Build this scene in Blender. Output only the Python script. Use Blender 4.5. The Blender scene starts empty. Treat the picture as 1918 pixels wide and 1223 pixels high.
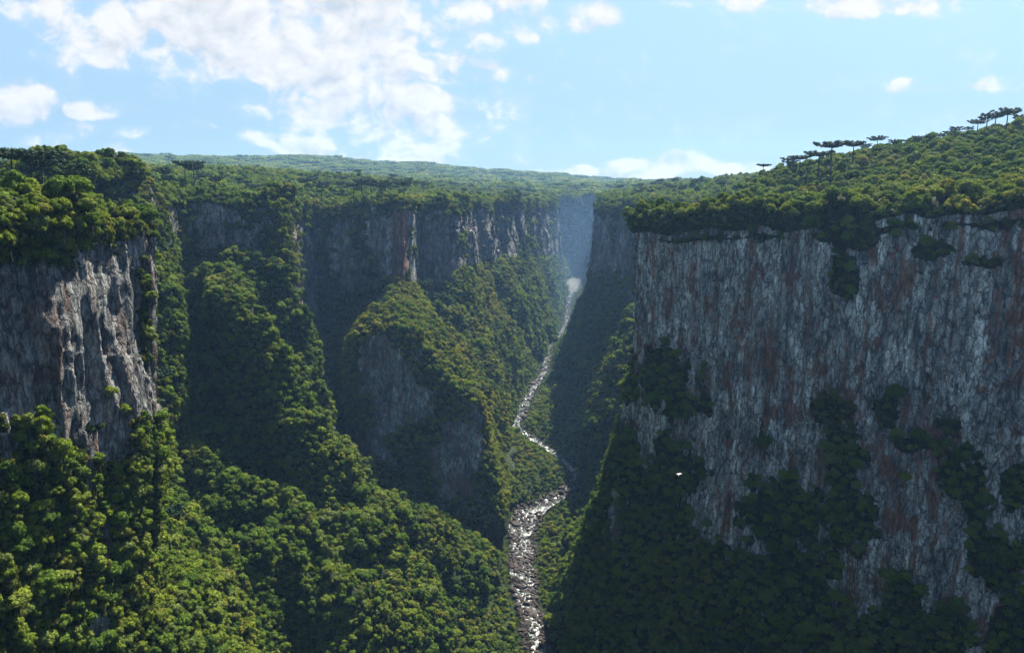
import bpy, math, random
import numpy as np
from mathutils import Vector, Euler, Matrix
from mathutils.bvhtree import BVHTree

sc = bpy.context.scene
COL = sc.collection
rng = np.random.default_rng(7)
random.seed(7)
R_ = math.radians

# ------------------------------------------------------------------ camera
PITCH = R_(10.2)
HF = 1477.0                       # focal length in photo pixels (1918 wide)
cam_d = bpy.data.cameras.new("camera")
cam = bpy.data.objects.new("camera", cam_d)
COL.objects.link(cam)
cam_d.sensor_width = 36.0
cam_d.lens = 36.0 * HF / 1918.0
cam_d.clip_start = 0.5
cam_d.clip_end = 60000
cam.location = (0, 0, 0)
cam.rotation_euler = (R_(90) - PITCH, 0, 0)
sc.camera = cam

# ------------------------------------------------------------------ light
SUN_EL, SUN_AZ = R_(52), R_(25)   # azimuth from +Y towards +X
sun_dir = Vector((math.sin(SUN_AZ) * math.cos(SUN_EL), math.cos(SUN_AZ) * math.cos(SUN_EL), math.sin(SUN_EL)))
sd = bpy.data.lights.new("sun", 'SUN')
sd.energy = 5.0
sd.angle = R_(0.53)
sd.color = (1.0, 0.93, 0.80)
so = bpy.data.objects.new("sun", sd)
so.rotation_euler = sun_dir.to_track_quat('Z', 'Y').to_euler()
so.location = (300, 400, 600)
COL.objects.link(so)

sc.view_settings.view_transform = 'Standard'
sc.view_settings.look = 'None'
sc.view_settings.gamma = 1
sc.view_settings.use_curve_mapping = False
sc.view_settings.exposure = 1.9
c = sc.cycles
c.use_denoising = True
try:
    c.denoiser = 'OPENIMAGEDENOISE'
    c.denoising_input_passes = 'RGB_ALBEDO_NORMAL'
    c.denoising_prefilter = 'ACCURATE'
except Exception as e:
    print("denoise", e)
c.max_bounces = 4
c.diffuse_bounces = 1
c.glossy_bounces = 1
c.transmission_bounces = 2
c.volume_bounces = 0
c.transparent_max_bounces = 4
c.sample_clamp_indirect = 4
c.caustics_reflective = False
c.caustics_refractive = False
c.use_adaptive_sampling = True
c.adaptive_threshold = 0.02


class NT:
    """small node-tree writer"""
    def __init__(self, tree):
        self.t = tree
        tree.nodes.clear()

    def n(self, kind, **kw):
        nd = self.t.nodes.new(kind)
        for k, v in kw.items():
            setattr(nd, k, v)
        return nd

    def l(self, a, b):
        self.t.links.new(a, b)

    def put(self, sock, v):
        if isinstance(v, bpy.types.NodeSocket):
            self.l(v, sock)
        else:
            sock.default_value = v

    def math(self, op, a, b=None, c=None, clamp=False):
        nd = self.n('ShaderNodeMath', operation=op, use_clamp=clamp)
        self.put(nd.inputs[0], a)
        if b is not None:
            self.put(nd.inputs[1], b)
        if c is not None:
            self.put(nd.inputs[2], c)
        return nd.outputs[0]

    def noise(self, vec, scale, detail=4, rough=0.5, dist=0.0):
        nd = self.n('ShaderNodeTexNoise')
        self.l(vec, nd.inputs['Vector'])
        nd.inputs['Scale'].default_value = scale
        nd.inputs['Detail'].default_value = detail
        nd.inputs['Roughness'].default_value = rough
        nd.inputs['Distortion'].default_value = dist
        return nd.outputs['Fac']

    def ramp(self, fac, stops, interp='LINEAR'):
        nd = self.n('ShaderNodeValToRGB')
        self.put(nd.inputs[0], fac)
        cr = nd.color_ramp
        cr.interpolation = interp
        while len(cr.elements) < len(stops):
            cr.elements.new(0.5)
        for e, (p, col) in zip(cr.elements, stops):
            e.position = p
            e.color = (*col, 1) if len(col) == 3 else col
        return nd.outputs[0]

    def mix(self, fac, a, b, mode='MIX'):
        nd = self.n('ShaderNodeMix', data_type='RGBA', blend_type=mode)
        self.put(nd.inputs[0], fac)
        self.put(nd.inputs[6], a if isinstance(a, bpy.types.NodeSocket) else (*a, 1))
        self.put(nd.inputs[7], b if isinstance(b, bpy.types.NodeSocket) else (*b, 1))
        return nd.outputs[2]

    def vmul(self, vec, s):
        nd = self.n('ShaderNodeVectorMath', operation='MULTIPLY')
        self.l(vec, nd.inputs[0])
        nd.inputs[1].default_value = s
        return nd.outputs[0]

    def smooth(self, x, lo, hi):
        nd = self.n('ShaderNodeMapRange', interpolation_type='SMOOTHSTEP')
        self.put(nd.inputs[0], x)
        nd.inputs[1].default_value = lo
        nd.inputs[2].default_value = hi
        return nd.outputs[0]


def pix(u, v):
    """direction (Y = 1) of a photo pixel"""
    x = (u - 959.0) / HF
    y = -(v - 611.5) / HF
    Y = math.cos(PITCH) + y * math.sin(PITCH)
    Z = y * math.cos(PITCH) - math.sin(PITCH)
    return x, Y, Z


# ------------------------------------------------------------------ sky
SKY_STRENGTH = 0.05
CLOUD = 0.243


def build_world():
    w = bpy.data.worlds.new("World")
    sc.world = w
    w.use_nodes = True
    T = NT(w.node_tree)
    sky = T.n('ShaderNodeTexSky', sky_type='NISHITA')
    sky.sun_disc = False
    sky.sun_elevation = SUN_EL
    sky.sun_rotation = SUN_AZ
    sky.altitude = 900
    sky.air_density = 1.0
    sky.dust_density = 0.6
    sky.ozone_density = 1.6
    tc = T.n('ShaderNodeTexCoord')
    sep = T.n('ShaderNodeSeparateXYZ')
    T.l(tc.outputs['Generated'], sep.inputs[0])
    X, Y, Z = sep.outputs
    ay = T.math('MAXIMUM', T.math('ABSOLUTE', Y), 0.08)
    p = T.math('DIVIDE', X, ay)
    q = T.math('DIVIDE', Z, ay)
    comb = T.n('ShaderNodeCombineXYZ')
    T.l(p, comb.inputs[0])
    T.l(q, comb.inputs[1])
    T.put(comb.inputs[2], T.math('MULTIPLY', T.math('SIGN', Y), 3.0))
    P = comb.outputs[0]
    # soft ellipses where the clouds stand: (u, v, ru, rv, strength)
    B = [(470, 40, 350, 95, 1.15), (620, 105, 165, 72, 1.2), (330, 80, 120, 45, .8), (150, 0, 240, 36, .8),
         (715, 55, 90, 80, .6), (385, 139, 62, 20, .85), (545, 196, 72, 36, 1.0), (700, 205, 105, 44, 1.1),
         (795, 215, 70, 50, 1.0), (765, 262, 130, 55, .95), (660, 285, 110, 30, .85), (820, 125, 62, 38, .85),
         (915, 140, 45, 18, .8), (945, 190, 60, 30, .65), (1010, 160, 30, 20, .75), (1065, 168, 20, 9, .7),
         (915, 10, 95, 26, .9), (990, 30, 70, 42, .7), (1110, 32, 62, 26, .8), (1560, 2, 220, 26, .95),
         (1710, 163, 50, 15, .9), (1885, 150, 60, 15, .9), (1790, 215, 60, 16, .45), (30, 195, 75, 38, .95),
         (180, 205, 66, 14, .9), (293, 178, 24, 12, .8), (240, 247, 30, 13, .6), (155, 242, 34, 14, .6),
         (388, 243, 26, 9, .85), (337, 240, 12, 7, .7), (500, 260, 50, 18, .75), (80, 265, 60, 16, .8),
         (215, 287, 45, 16, .95), (1240, 310, 95, 24, 1.35), (1120, 334, 170, 20, 1.3), (1390, 322, 80, 14, 1.2),
         (190, 122, 34, 8, .5), (905, 240, 60, 50, .35), (1245, 142, 10, 10, .2)]
    acc = None
    # warp positions a little so no ellipse keeps a clean outline
    wn = T.n('ShaderNodeTexNoise')
    T.l(P, wn.inputs['Vector'])
    wn.inputs['Scale'].default_value = 16
    wn.inputs['Detail'].default_value = 3
    wv = T.n('ShaderNodeVectorMath', operation='SUBTRACT')
    T.l(wn.outputs['Color'], wv.inputs[0])
    wv.inputs[1].default_value = (.5, .5, .5)
    ws = T.n('ShaderNodeVectorMath', operation='MULTIPLY_ADD')
    T.l(wv.outputs[0], ws.inputs[0])
    ws.inputs[1].default_value = (.055, .035, 0)
    T.l(P, ws.inputs[2])
    s2 = T.n('ShaderNodeSeparateXYZ')
    T.l(ws.outputs[0], s2.inputs[0])
    pw, qw = s2.outputs[0], s2.outputs[1]
    for (u, v, ru, rv, st) in B:
        a, Yy, b = pix(u, v)
        a, b = a / Yy, b / Yy
        ra, rb = ru / HF, rv / HF
        dx = T.math('MULTIPLY', T.math('SUBTRACT', pw, a), 1 / ra)
        dy = T.math('MULTIPLY', T.math('SUBTRACT', qw, b), 1 / rb)
        d2 = T.math('ADD', T.math('MULTIPLY', dx, dx), T.math('MULTIPLY', dy, dy))
        f = T.math('MULTIPLY', T.math('SUBTRACT', 1.25, T.math('MULTIPLY', d2, 0.62), clamp=True), st)
        acc = f if acc is None else T.math('MAXIMUM', acc, f)
    front = T.math('GREATER_THAN', Y, 0.08)
    hi = T.smooth(q, 0.30, 0.55)                      # scattered clouds over the part of the sky out of frame
    other = T.math('MULTIPLY', T.smooth(T.noise(P, 2.2, 4, .5), .58, .70), 0.7)
    outside = T.math('MAXIMUM', T.math('SUBTRACT', 1.0, front), hi)
    side = T.smooth(T.math('ABSOLUTE', p), .70, .95)
    outside = T.math('MAXIMUM', outside, side)
    acc = T.math('MAXIMUM', T.math('MULTIPLY', acc, front), T.math('MULTIPLY', other, outside))
    nz = T.noise(T.vmul(P, (1, 1.7, 1)), 11, 9, .62, .15)
    nf = T.noise(T.vmul(P, (1, 1.5, 1)), 34, 7, .6, .1)
    def puff(vec, sc_):
        v = T.n('ShaderNodeTexVoronoi', feature='SMOOTH_F1')
        T.l(vec, v.inputs['Vector']); v.inputs['Scale'].default_value = sc_
        v.inputs['Smoothness'].default_value = .35
        v.inputs['Detail'].default_value = 2.0; v.inputs['Roughness'].default_value = .55
        return T.math('SUBTRACT', 1.0, v.outputs['Distance'])
    def cloudnoise(vec):
        a_ = T.noise(T.vmul(vec, (1, 1.5, 1)), 10, 8, .6, .1)
        b_ = puff(T.vmul(vec, (1, 1.35, 1)), 17)
        c_ = T.noise(T.vmul(vec, (1, 1.3, 1)), 40, 6, .6, .1)
        return T.math('ADD', T.math('ADD', T.math('MULTIPLY', a_, .52), T.math('MULTIPLY', b_, .22)), T.math('MULTIPLY', c_, .26))
    nn = T.math('ADD', cloudnoise(ws.outputs[0]), .045)
    dens = T.math('ADD', acc, T.math('MULTIPLY', T.math('SUBTRACT', nn, .5), 4.4))
    body = T.smooth(dens, .16, .88)
    wisp = T.math('MULTIPLY', T.smooth(dens, -.2, .8), .30)
    low = T.math('MULTIPLY', T.math('SUBTRACT', 1.0, T.smooth(q, .0, .09)), .25)
    cover = T.math('MAXIMUM', body, wisp)
    # cloud colour: white edges, grey thick undersides; a shifted sample gives relief towards the sun
    off = T.n('ShaderNodeVectorMath', operation='ADD')
    T.l(ws.outputs[0], off.inputs[0])
    off.inputs[1].default_value = (.008, .016, 0)
    nz2 = T.math('ADD', cloudnoise(off.outputs[0]), .045)
    rel = T.math('ADD', T.math('MULTIPLY', T.math('SUBTRACT', nn, nz2), 4.2), .68)
    rel = T.math('SUBTRACT', rel, T.math('MULTIPLY', T.smooth(dens, .95, 2.1), .35), clamp=True)
    ccol = T.mix(rel, (.70, .755, .80), (1.06, 1.06, 1.06))
    bg_s = T.n('ShaderNodeBackground')
    T.l(sky.outputs[0], bg_s.inputs[0])
    bg_s.inputs[1].default_value = SKY_STRENGTH
    bg_c = T.n('ShaderNodeBackground')
    T.l(ccol, bg_c.inputs[0])
    bg_c.inputs[1].default_value = CLOUD
    bg_h = T.n('ShaderNodeBackground')
    bg_h.inputs[0].default_value = (.44, .72, .93, 1)
    bg_h.inputs[1].default_value = .190
    m0 = T.n('ShaderNodeMixShader')
    above = T.math('SUBTRACT', 1.0, T.smooth(q, .02, .42))
    T.l(T.math('MULTIPLY', T.math('MULTIPLY', above, .85), T.smooth(Y, -.25, .45)), m0.inputs[0])
    T.l(bg_s.outputs[0], m0.inputs[1])
    T.l(bg_h.outputs[0], m0.inputs[2])
    m = T.n('ShaderNodeMixShader')
    T.l(cover, m.inputs[0])
    T.l(m0.outputs[0], m.inputs[1])
    T.l(bg_c.outputs[0], m.inputs[2])
    out = T.n('ShaderNodeOutputWorld')
    T.l(m.outputs[0], out.inputs[0])
    w.cycles.sampling_method = 'MANUAL'
    w.cycles.sample_map_resolution = 512


build_world()


# ------------------------------------------------------------------ numeric noise
def _h(ix, iy, iz, s):
    h = (ix.astype(np.int64) * 374761393 + iy.astype(np.int64) * 668265263 + iz.astype(np.int64) * 2147483647 + s * 974711) & 0xffffffff
    h = ((h ^ (h >> 13)) * 1274126177) & 0xffffffff
    h = (h ^ (h >> 16)) & 0xffffffff
    return h / 4294967295.0


def vn(x, y, z, s=0):
    xi, yi, zi = np.floor(x), np.floor(y), np.floor(z)
    fx, fy, fz = x - xi, y - yi, z - zi
    fx = fx * fx * fx * (fx * (fx * 6 - 15) + 10)
    fy = fy * fy * fy * (fy * (fy * 6 - 15) + 10)
    fz = fz * fz * fz * (fz * (fz * 6 - 15) + 10)
    r = 0
    for a in (0, 1):
        for b in (0, 1):
            for d in (0, 1):
                w = (fx if a else 1 - fx) * (fy if b else 1 - fy) * (fz if d else 1 - fz)
                r = r + w * _h(xi + a, yi + b, zi + d, s)
    return r * 2 - 1


def fbm(x, y, z, octs=4, s=0, g=.5):
    a, t, r = 1.0, 0, 0
    for i in range(octs):
        r = r + a * vn(x, y, z, s + i * 17)
        t += a
        a *= g
        x, y, z = x * 2.03 + 5.2, y * 2.03 + 1.3, z * 2.03 + 7.7
    return r / t * 1.6


def pchip(t, y, tq):
    """monotone cubic through the columns of y at t"""
    h = np.diff(t)[:, None]
    d = np.diff(y, axis=0) / h
    m = np.zeros_like(y)
    m[0], m[-1] = d[0], d[-1]
    same = (d[:-1] * d[1:]) > 0
    w1 = 2 * h[1:] + h[:-1]
    w2 = h[1:] + 2 * h[:-1]
    with np.errstate(divide='ignore', invalid='ignore'):
        hm = (w1 + w2) / (w1 / d[:-1] + w2 / d[1:])
    m[1:-1] = np.where(same, hm, 0)
    k = np.clip(np.searchsorted(t, tq, side='right') - 1, 0, len(t) - 2)
    hh = h[k]
    s = ((tq - t[k])[:, None]) / hh
    return ((1 + 2 * s) * (1 - s) ** 2 * y[k] + s * (1 - s) ** 2 * hh * m[k]
            + s * s * (3 - 2 * s) * y[k + 1] + s * s * (s - 1) * hh * m[k + 1])


def PX(u, v, t):
    """point t metres of depth away on the sight line of a photo pixel (how the stations were measured)"""
    a, b, c_ = pix(u, v)
    return (a * t, b * t, c_ * t)


# ------------------------------------------------------------------ the canyon, as measured stations
# each: section, rim, cliff base, mid talus, lower talus, foot, share of green on the four intervals
ST = [
 ('near', (-260,-260,-20), (-240,-260,-120), (-215,-260,-200), (-180,-260,-290), (-110,-260,-388), (.2,.96,.97,.97)),
 ('near', (-225,100,-20), (-215,100,-100), (-200,100,-180), (-165,110,-280), (-100,150,-386), (.4,.9,.95,.95)),
 ('near', (-188,205,-20), (-184,203,-94), (-182,200,-165), (-160,230,-265), (-105,250,-382), (.06,.97,.97,.97)),
 ('near', (-182,280,-20), (-178,276,-94), (-177,262,-165), (-155,280,-265), (-98,330,-379), (.06,.97,.97,.97)),
 ('near', (-172,362,-16), (-165,346,-106), (-158,318,-193), (-145,330,-275), (-95,400,-376), (.06,.97,.97,.97)),
 ('near', (-205,395,-10), (-205,400,-110), (-197,412,-200), (-150,440,-290), (-90,460,-374), (.5,.96,.97,.97)),
 ('bay', (-320,480,-8), (-300,500,-62), (-228,487,-174), (-154,481,-281), (-76,500,-373), (.8,.97,.98,.98)),
 ('bay', PX(250,350,640), PX(300,440,640), PX(330,800,555), (-125,515,-275), (-55,545,-371), (.75,.98,.98,.98)),
 ('bay', PX(325,372,715), PX(330,475,712), PX(395,800,640), (-118,560,-285), (-46,565,-370), (.30,.97,.98,.98)),
 ('bay', PX(415,372,745), PX(420,470,742), PX(425,575,610), (-150,575,-235), (-40,590,-369), (.30,.98,.96,.98)),
 ('bay', PX(475,375,755), PX(480,480,750), PX(520,760,665), (-100,610,-292), (-34,610,-368), (.45,.98,.98,.98)),
 ('bay', PX(522,378,765), PX(548,600,740), PX(610,800,725), (-92,690,-305), (-25,690,-364), (.78,.9,.98,.98)),
 ('cleft', PX(525,380,800), PX(545,600,790), PX(640,830,770), (-95,730,-315), (-28,725,-359), (.6,.6,.8,.98)),
 ('cleft', (-262,880,-24), (-256,890,-170), PX(610,840,830), (-115,750,-312), (-34,740,-357), (.4,.5,.7,.98)),
 ('tower', PX(588,385,1020), PX(600,640,1015), PX(650,800,900), PX(690,900,800), PX(880,1010,775), (.42,.4,.5,.9)),
 ('tower', PX(735,380,965), PX(733,540,958), PX(668,625,818), PX(700,865,800), PX(890,1000,785), (.34,.9,.30,.9)),
 ('tower', PX(745,378,950), PX(745,524,942), PX(745,618,806), PX(790,930,796), PX(900,995,790), (.12,.98,.22,.9)),
 ('tower', PX(757,376,952), PX(757,525,944), PX(885,745,800), PX(900,900,788), PX(935,985,785), (.10,.98,.30,.9)),
 ('tower', PX(764,378,968), PX(768,530,960), PX(905,750,812), PX(922,860,803), PX(952,970,800), (.30,.98,.92,.95)),
 ('far', PX(776,380,1045), PX(790,552,1045), PX(862,665,965), PX(925,820,930), PX(955,900,895), (.22,.95,.9,.98)),
 ('far', PX(828,385,1062), PX(826,530,1062), PX(885,660,1040), PX(935,780,1000), PX(958,850,960), (.15,.96,.96,.96)),
 ('far', (-78,1130,-27), (-71,1125,-122), (-36,1100,-212), (-14,1085,-290), (-8,1085,-330), (.16,.96,.96,.96)),
 ('far', (-58,1270,-30), (-47,1262,-125), (-8,1245,-222), (12,1255,-285), (22,1275,-318), (.15,.96,.96,.96)),
 ('far', (18,1590,-38), (33,1588,-150), (62,1592,-225), (80,1605,-280), (88,1615,-306), (.15,.88,.85,.95)),
 ('far', (92,2000,-44), (106,2000,-185), (122,2012,-238), (132,2022,-273), (138,2030,-294), (.15,.8,.8,.95)),
 ('far', (114,2180,-44), (128,2180,-205), (138,2175,-240), (146,2170,-265), (152,2165,-288), (.12,.8,.95,.95)),
 ('end', (128,2330,-42), (146,2310,-225), (156,2280,-252), (162,2240,-272), (164,2200,-288), (.22,.7,.96,.96)),
 ('end', (176,2350,-40), (186,2335,-228), (190,2310,-252), (188,2270,-272), (180,2230,-288), (.5,.8,.96,.96)),
 ('end', (214,2440,-38), (216,2400,-226), (212,2360,-250), (206,2310,-272), (194,2250,-288), (.2,.6,.96,.96)),
 ('end', (262,2370,-36), (256,2350,-222), (244,2310,-250), (228,2270,-270), (206,2230,-288), (.2,.6,.96,.96)),
 ('end', (290,2240,-34), (268,2230,-200), (246,2220,-245), (226,2200,-268), (204,2180,-288), (.15,.6,.96,.96)),
 ('end', (222,1800,-34), (204,1790,-180), (186,1780,-240), (170,1770,-275), (152,1760,-301), (.25,.6,.9,.95)),
 ('gate', (156,1330,-32), (142,1325,-165), (112,1310,-250), (98,1305,-292), (88,1298,-314), (.05,.85,.95,.95)),
 ('gate', (178,1130,-30), (164,1120,-125), (136,1105,-235), (112,1080,-300), (88,1040,-335), (.05,.75,.95,.96)),
 ('gate', (240,1095,-30), (202,1068,-130), PX(1158,640,1035), PX(1105,765,985), (86,950,-341), (.3,.97,.98,.96)),
 ('gate', (292,1045,-30), PX(1190,560,1005), PX(1150,672,962), PX(1112,792,922), (84,886,-345), (.5,.98,.98,.96)),
 ('gate', (285,900,-30), (240,890,-130), (178,850,-228), (118,806,-308), (78,806,-350), (.3,.9,.96,.96)),
 ('gate', (178,690,-32), (172,690,-150), (142,695,-250), (104,705,-310), (58,725,-356), (.3,.8,.9,.95)),
 ('wall', (107,603,-35), (106,602,-140), (82,628,-240), (64,640,-300), (44,652,-364), (.3,.9,.95,.95)),
 ('wall', (90,560,-30), (92,562,-130), (71,600,-238), (51,606,-310), (32,612,-369), (.03,.5,.7,.95)),
 ('wall', (132,516,-25), (130,513,-148), (112,520,-235), (84,530,-300), (36,560,-372), (.03,.30,.75,.95)),
 ('wall', (190,458,-17), (186,453,-150), (181,444,-238), (156,440,-310), (60,480,-376), (.03,.12,.45,.95)),
 ('wall', (253,393,-8), (250,386,-130), (245,374,-225), (224,356,-300), (100,400,-379), (.04,.10,.25,.9)),
 ('wall', (335,305,0), (328,297,-130), (320,288,-222), (295,275,-310), (120,300,-382), (.05,.12,.3,.9)),
 ('wall', (405,100,-10), (396,100,-130), (386,100,-222), (350,105,-310), (150,110,-385), (.2,.4,.6,.9)),
 ('wall', (430,-260,-6), (420,-260,-130), (408,-260,-222), (370,-260,-310), (160,-260,-388), (.2,.4,.6,.9)),
]
NS = len(ST)
L0 = np.array([[s[1 + k] for k in range(5)] for s in ST], float)          # (ns, 5, 3)
VG = np.array([s[6] for s in ST], float)
SEC = [s[0] for s in ST]

# river centre line: y -> x, z, width
RV = np.array([(-300,0,-392,34),(300,0,-385,36),(480,24,-375,34),(576,24,-371,27),(612,20,-369,24),(656,12.5,-367,25),(720,9,-365,28),(779,9,-363,34),(815,14,-360,38),
               (832,20,-358,40),(856,48,-354,34),(885,70,-351,20),(913,77,-349,11),(947,70,-346,11),(1000,40,-339,15),(1065,6,-332,18),
               (1130,16,-327,20),(1191,27,-323,20),(1260,42,-319,20),(1320,55,-316,20),(1400,62,-313,18),(1495,70,-310,15),(1600,98,-306,15),
               (1730,120,-303,15),(1850,132,-300,16),(1968,142,-297,18),(2060,152,-293,20),(2131,161,-290,24),(2300,190,-288,24),(2700,230,-286,20)], float)


def river(y):
    return (np.interp(y, RV[:, 0], RV[:, 1]), np.interp(y, RV[:, 0], RV[:, 2]), np.interp(y, RV[:, 0], RV[:, 3]))


def smoothriver():
    yq = np.arange(-300, 2146, 4.0)
    v = pchip(RV[:, 0], RV[:, 1:], yq)
    return yq, v


# plateau height: smooth surface through the rim and points read off the skyline
PC = [(-600,100,30),(-420,350,3),(-290,360,-9),(-262,420,-9),(-560,700,4),(-420,800,2),(-420,560,2),(-340,900,-4),(-700,1200,20),(-300,1150,-4),(-300,1400,6),(-700,1900,24),
      (-250,2000,2),(0,2600,-10),(-1500,1500,40),(-2600,2200,80),
      (300,480,-6),(372,760,33),(300,770,17),(236,800,1),(212,890,-14),(480,750,50),(640,700,66),(560,450,32),(460,250,16),(800,400,70),(620,1000,50),(440,1000,26),
      (330,1000,10),(420,1300,10),(330,1500,-6),(400,1900,-12),(500,2500,-4),(900,1600,60),(1300,900,110),(700,0,50),(700,-300,50),(-600,-300,30),
      (-2230,5100,160),(-1215,5000,150),(-600,4800,112),(-200,4700,70),(125,4500,56),(330,4500,26),(600,4500,2),(-3500,4500,160),(0,3600,-6),(-800,3300,40),(800,3200,0),
      (-1800,3300,95),(1500,4500,-20),(2500,3000,30),(3500,500,60),(-3500,500,60),(0,8500,-60),(-4500,8500,20),(4500,8500,-60),(7500,3000,-60),(-7500,3000,0),
      (-7500,9000,-60),(7500,9000,-60),(0,-2500,0),(-7500,-3000,0),(7500,-3000,0)]
pc = np.array(PC + [tuple(p) for p in L0[:, 0]], float)


def rbf_fit(p):
    n = len(p)
    d = np.hypot(p[:, None, 0] - p[None, :, 0], p[:, None, 1] - p[None, :, 1])
    A = np.zeros((n + 3, n + 3))
    A[:n, :n] = d - np.eye(n) * 3.0
    A[:n, n] = 1; A[n, :n] = 1
    A[:n, n + 1:] = p[:, :2] * 1e-3; A[n + 1:, :n] = (p[:, :2] * 1e-3).T
    return np.linalg.solve(A, np.concatenate([p[:, 2], [0, 0, 0]]))


RB = rbf_fit(pc)


def plateau(x, y):
    x, y = np.asarray(x, float), np.asarray(y, float)
    sh = x.shape
    x, y = x.ravel(), y.ravel()
    out = np.zeros_like(x)
    n = len(pc)
    for a in range(0, len(x), 50000):
        b = slice(a, a + 50000)
        d = np.hypot(x[b, None] - pc[None, :, 0], y[b, None] - pc[None, :, 1])
        out[b] = d @ RB[:n] + RB[n] + RB[n + 1] * x[b] * 1e-3 + RB[n + 2] * y[b] * 1e-3
    far = np.clip((np.hypot(x, y) - 500) / 2500, 0, 1)
    out += fbm(x / 260, y / 260, x * 0, 4, 3) * (2.5 + 16 * far)
    return out.reshape(sh)


# ------------------------------------------------------------------ wall net
seg = np.hypot(*np.diff(L0[:, 0, :2], axis=0).T) * .5 + np.hypot(*np.diff(L0[:, 2, :2], axis=0).T) * .5
tk = np.concatenate([[0], np.cumsum(np.maximum(seg, 12))])
# sample density along the walls follows the distance from the viewer
tq = [0.0]
midd = np.hypot(L0[:, 1, 0], L0[:, 1, 1])
while tq[-1] < tk[-1]:
    d = np.interp(tq[-1], tk, midd)
    yy = np.interp(tq[-1], tk, L0[:, 1, 1])
    st = max(d * 0.0027, 1.0)
    if yy < 150:
        st = 5
    tq.append(tq[-1] + st)
tq = np.array(tq[:-1] + [tk[-1]])
base = pchip(tk, L0.reshape(NS, -1), tq).reshape(len(tq), 5, 3)
veg4 = pchip(tk, VG, tq)
sec_q = np.clip(np.searchsorted(tk, tq, side='right') - 1, 0, NS - 2)
# inland row
rim = base[:, 0, :2]
tan = np.gradient(rim, axis=0)
k = 25
ker = np.ones(k) / k
tan = np.stack([np.convolve(np.pad(tan[:, i], k // 2, mode='edge'), ker, mode='valid') for i in (0, 1)], 1)
tan /= np.maximum(np.hypot(tan[:, 0], tan[:, 1]), 1e-6)[:, None]
outw = np.stack([-tan[:, 1], tan[:, 0]], 1)       # walking up the left bank, the plateau lies to the left
inl = rim + outw * 42
I_ = np.concatenate([inl, (plateau(inl[:, 0], inl[:, 1]) - 1.5)[:, None]], 1)
under = base[:, 4].copy(); under[:, 2] -= 14
lv = np.concatenate([I_[:, None], base, under[:, None]], 1)     # 7 levels
ROWS = [14, 105, 62, 50, 40, 4]
rows, rowlev = [], []
for i, n in enumerate(ROWS):
    for j in range(n):
        rows.append((i, j / n))
rows.append((5, 1.0))
NR = len(rows)
G = np.zeros((len(tq), NR, 3))
lev = np.zeros(NR)
for r, (i, f) in enumerate(rows):
    G[:, r] = lv[:, i] * (1 - f) + lv[:, i + 1] * f
    lev[r] = i + f
# smooth the profile corners a little
for _ in range(3):
    G[:, 1:-1] = G[:, 1:-1] * .5 + (G[:, :-2] + G[:, 2:]) * .25


def normals(G):
    du = np.gradient(G, axis=0); dv = np.gradient(G, axis=1)
    n = np.cross(dv, du)
    return n / np.maximum(np.linalg.norm(n, axis=2), 1e-9)[..., None]


N = normals(G)
if N[len(tq) // 2, 20, 2] < 0:
    N = -N
for _ in range(4):
    N[1:-1] = (N[:-2] + N[1:-1] * 2 + N[2:]) / 4
x, y, z = G[..., 0], G[..., 1], G[..., 2]
LV = np.broadcast_to(lev, x.shape)
cliffw = np.clip(1 - np.abs(N[..., 2]) / .45, 0, 1)             # 1 on steep rock
cliffw = np.maximum(cliffw, ((LV > 1.05) & (LV < 1.95)) * .8)
fade = np.clip(LV / .9, 0, 1) * np.clip((6 - LV) / .8, 0, 1)
secname = np.array([SEC[i] for i in sec_q])
near = np.isin(secname, ['near'])[:, None]
wallr = np.isin(secname, ['wall'])[:, None]
big = fbm(x / 62, y / 62, z / 260, 3, 11)
mid = fbm(x / 22, y / 22, z / 150, 3, 23)
fl = 1 - 2 * np.abs(fbm(x / 9, y / 9, z / 90, 3, 31))           # flutes
sm = fbm(x / 3.2, y / 3.2, z / 16, 3, 41)
led = fbm(x / 30, y / 30, z / 7, 2, 47)
SS = tq[:, None] + fbm(x / 26, y / 26, z / 45, 3, 101) * 7
ZZ = z + fbm(x / 18, y / 18, z / 18, 3, 103) * 9
def blocks(w, h, seed):
    ci = np.floor(SS / w)
    ri = np.floor(ZZ / h + _h(ci, ci * 0, ci * 0, seed) * 9)
    return _h(ci, ri, ci * 0, seed + 1) * 2 - 1
blk = blocks(11, 46, 5) * 1.7 + blocks(4.6, 19, 6) * 1.0 + blocks(2.3, 7, 7) * .45
farw = np.isin(secname, ['far', 'end', 'gate', 'cleft'])[:, None]
blk = blk + np.where(farw, blocks(37, 300, 9) * 9 + blocks(17, 120, 10) * 3.0, 0)
bigA = np.where(wallr, 3.0, 7.0)
disp_c = big * bigA + mid * np.where(wallr, 2.6, 3.6) + fl * np.where(near, 2.2, 1.5) + sm * .8 + led * .4 + blk * np.where(near, .8, 1.0)
tb = fbm(x / 75, y / 75, z / 110, 3, 53)
tg = 1 - 2 * np.abs(fbm(x / 34, y / 34, z / 60, 3, 59))
disp_t = tb * 17 + tg * 8 + fbm(x / 12, y / 12, z / 12, 3, 61) * 1.6
# keep the narrow features of the tower readable
tow = np.isin(secname, ['tower'])[:, None]
bayf = np.isin(secname, ['bay'])[:, None]
disp_t = disp_t * np.where(tow, .30, np.where(bayf, 1.25, np.where(wallr, .7, .8)))
disp_c = disp_c * np.where(tow, .6, 1.0)
disp = (disp_c * cliffw + disp_t * (1 - cliffw)) * fade
G2 = G + N * disp[..., None]
G2[..., 2] += fbm(x / 14, y / 14, x * 0, 3, 71) * 3.0 * np.exp(-((LV - 1) / .12) ** 2)
# hang the floor rows
NN = normals(G2)
if NN[len(tq) // 2, 20, 2] < 0:
    NN = -NN
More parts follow.
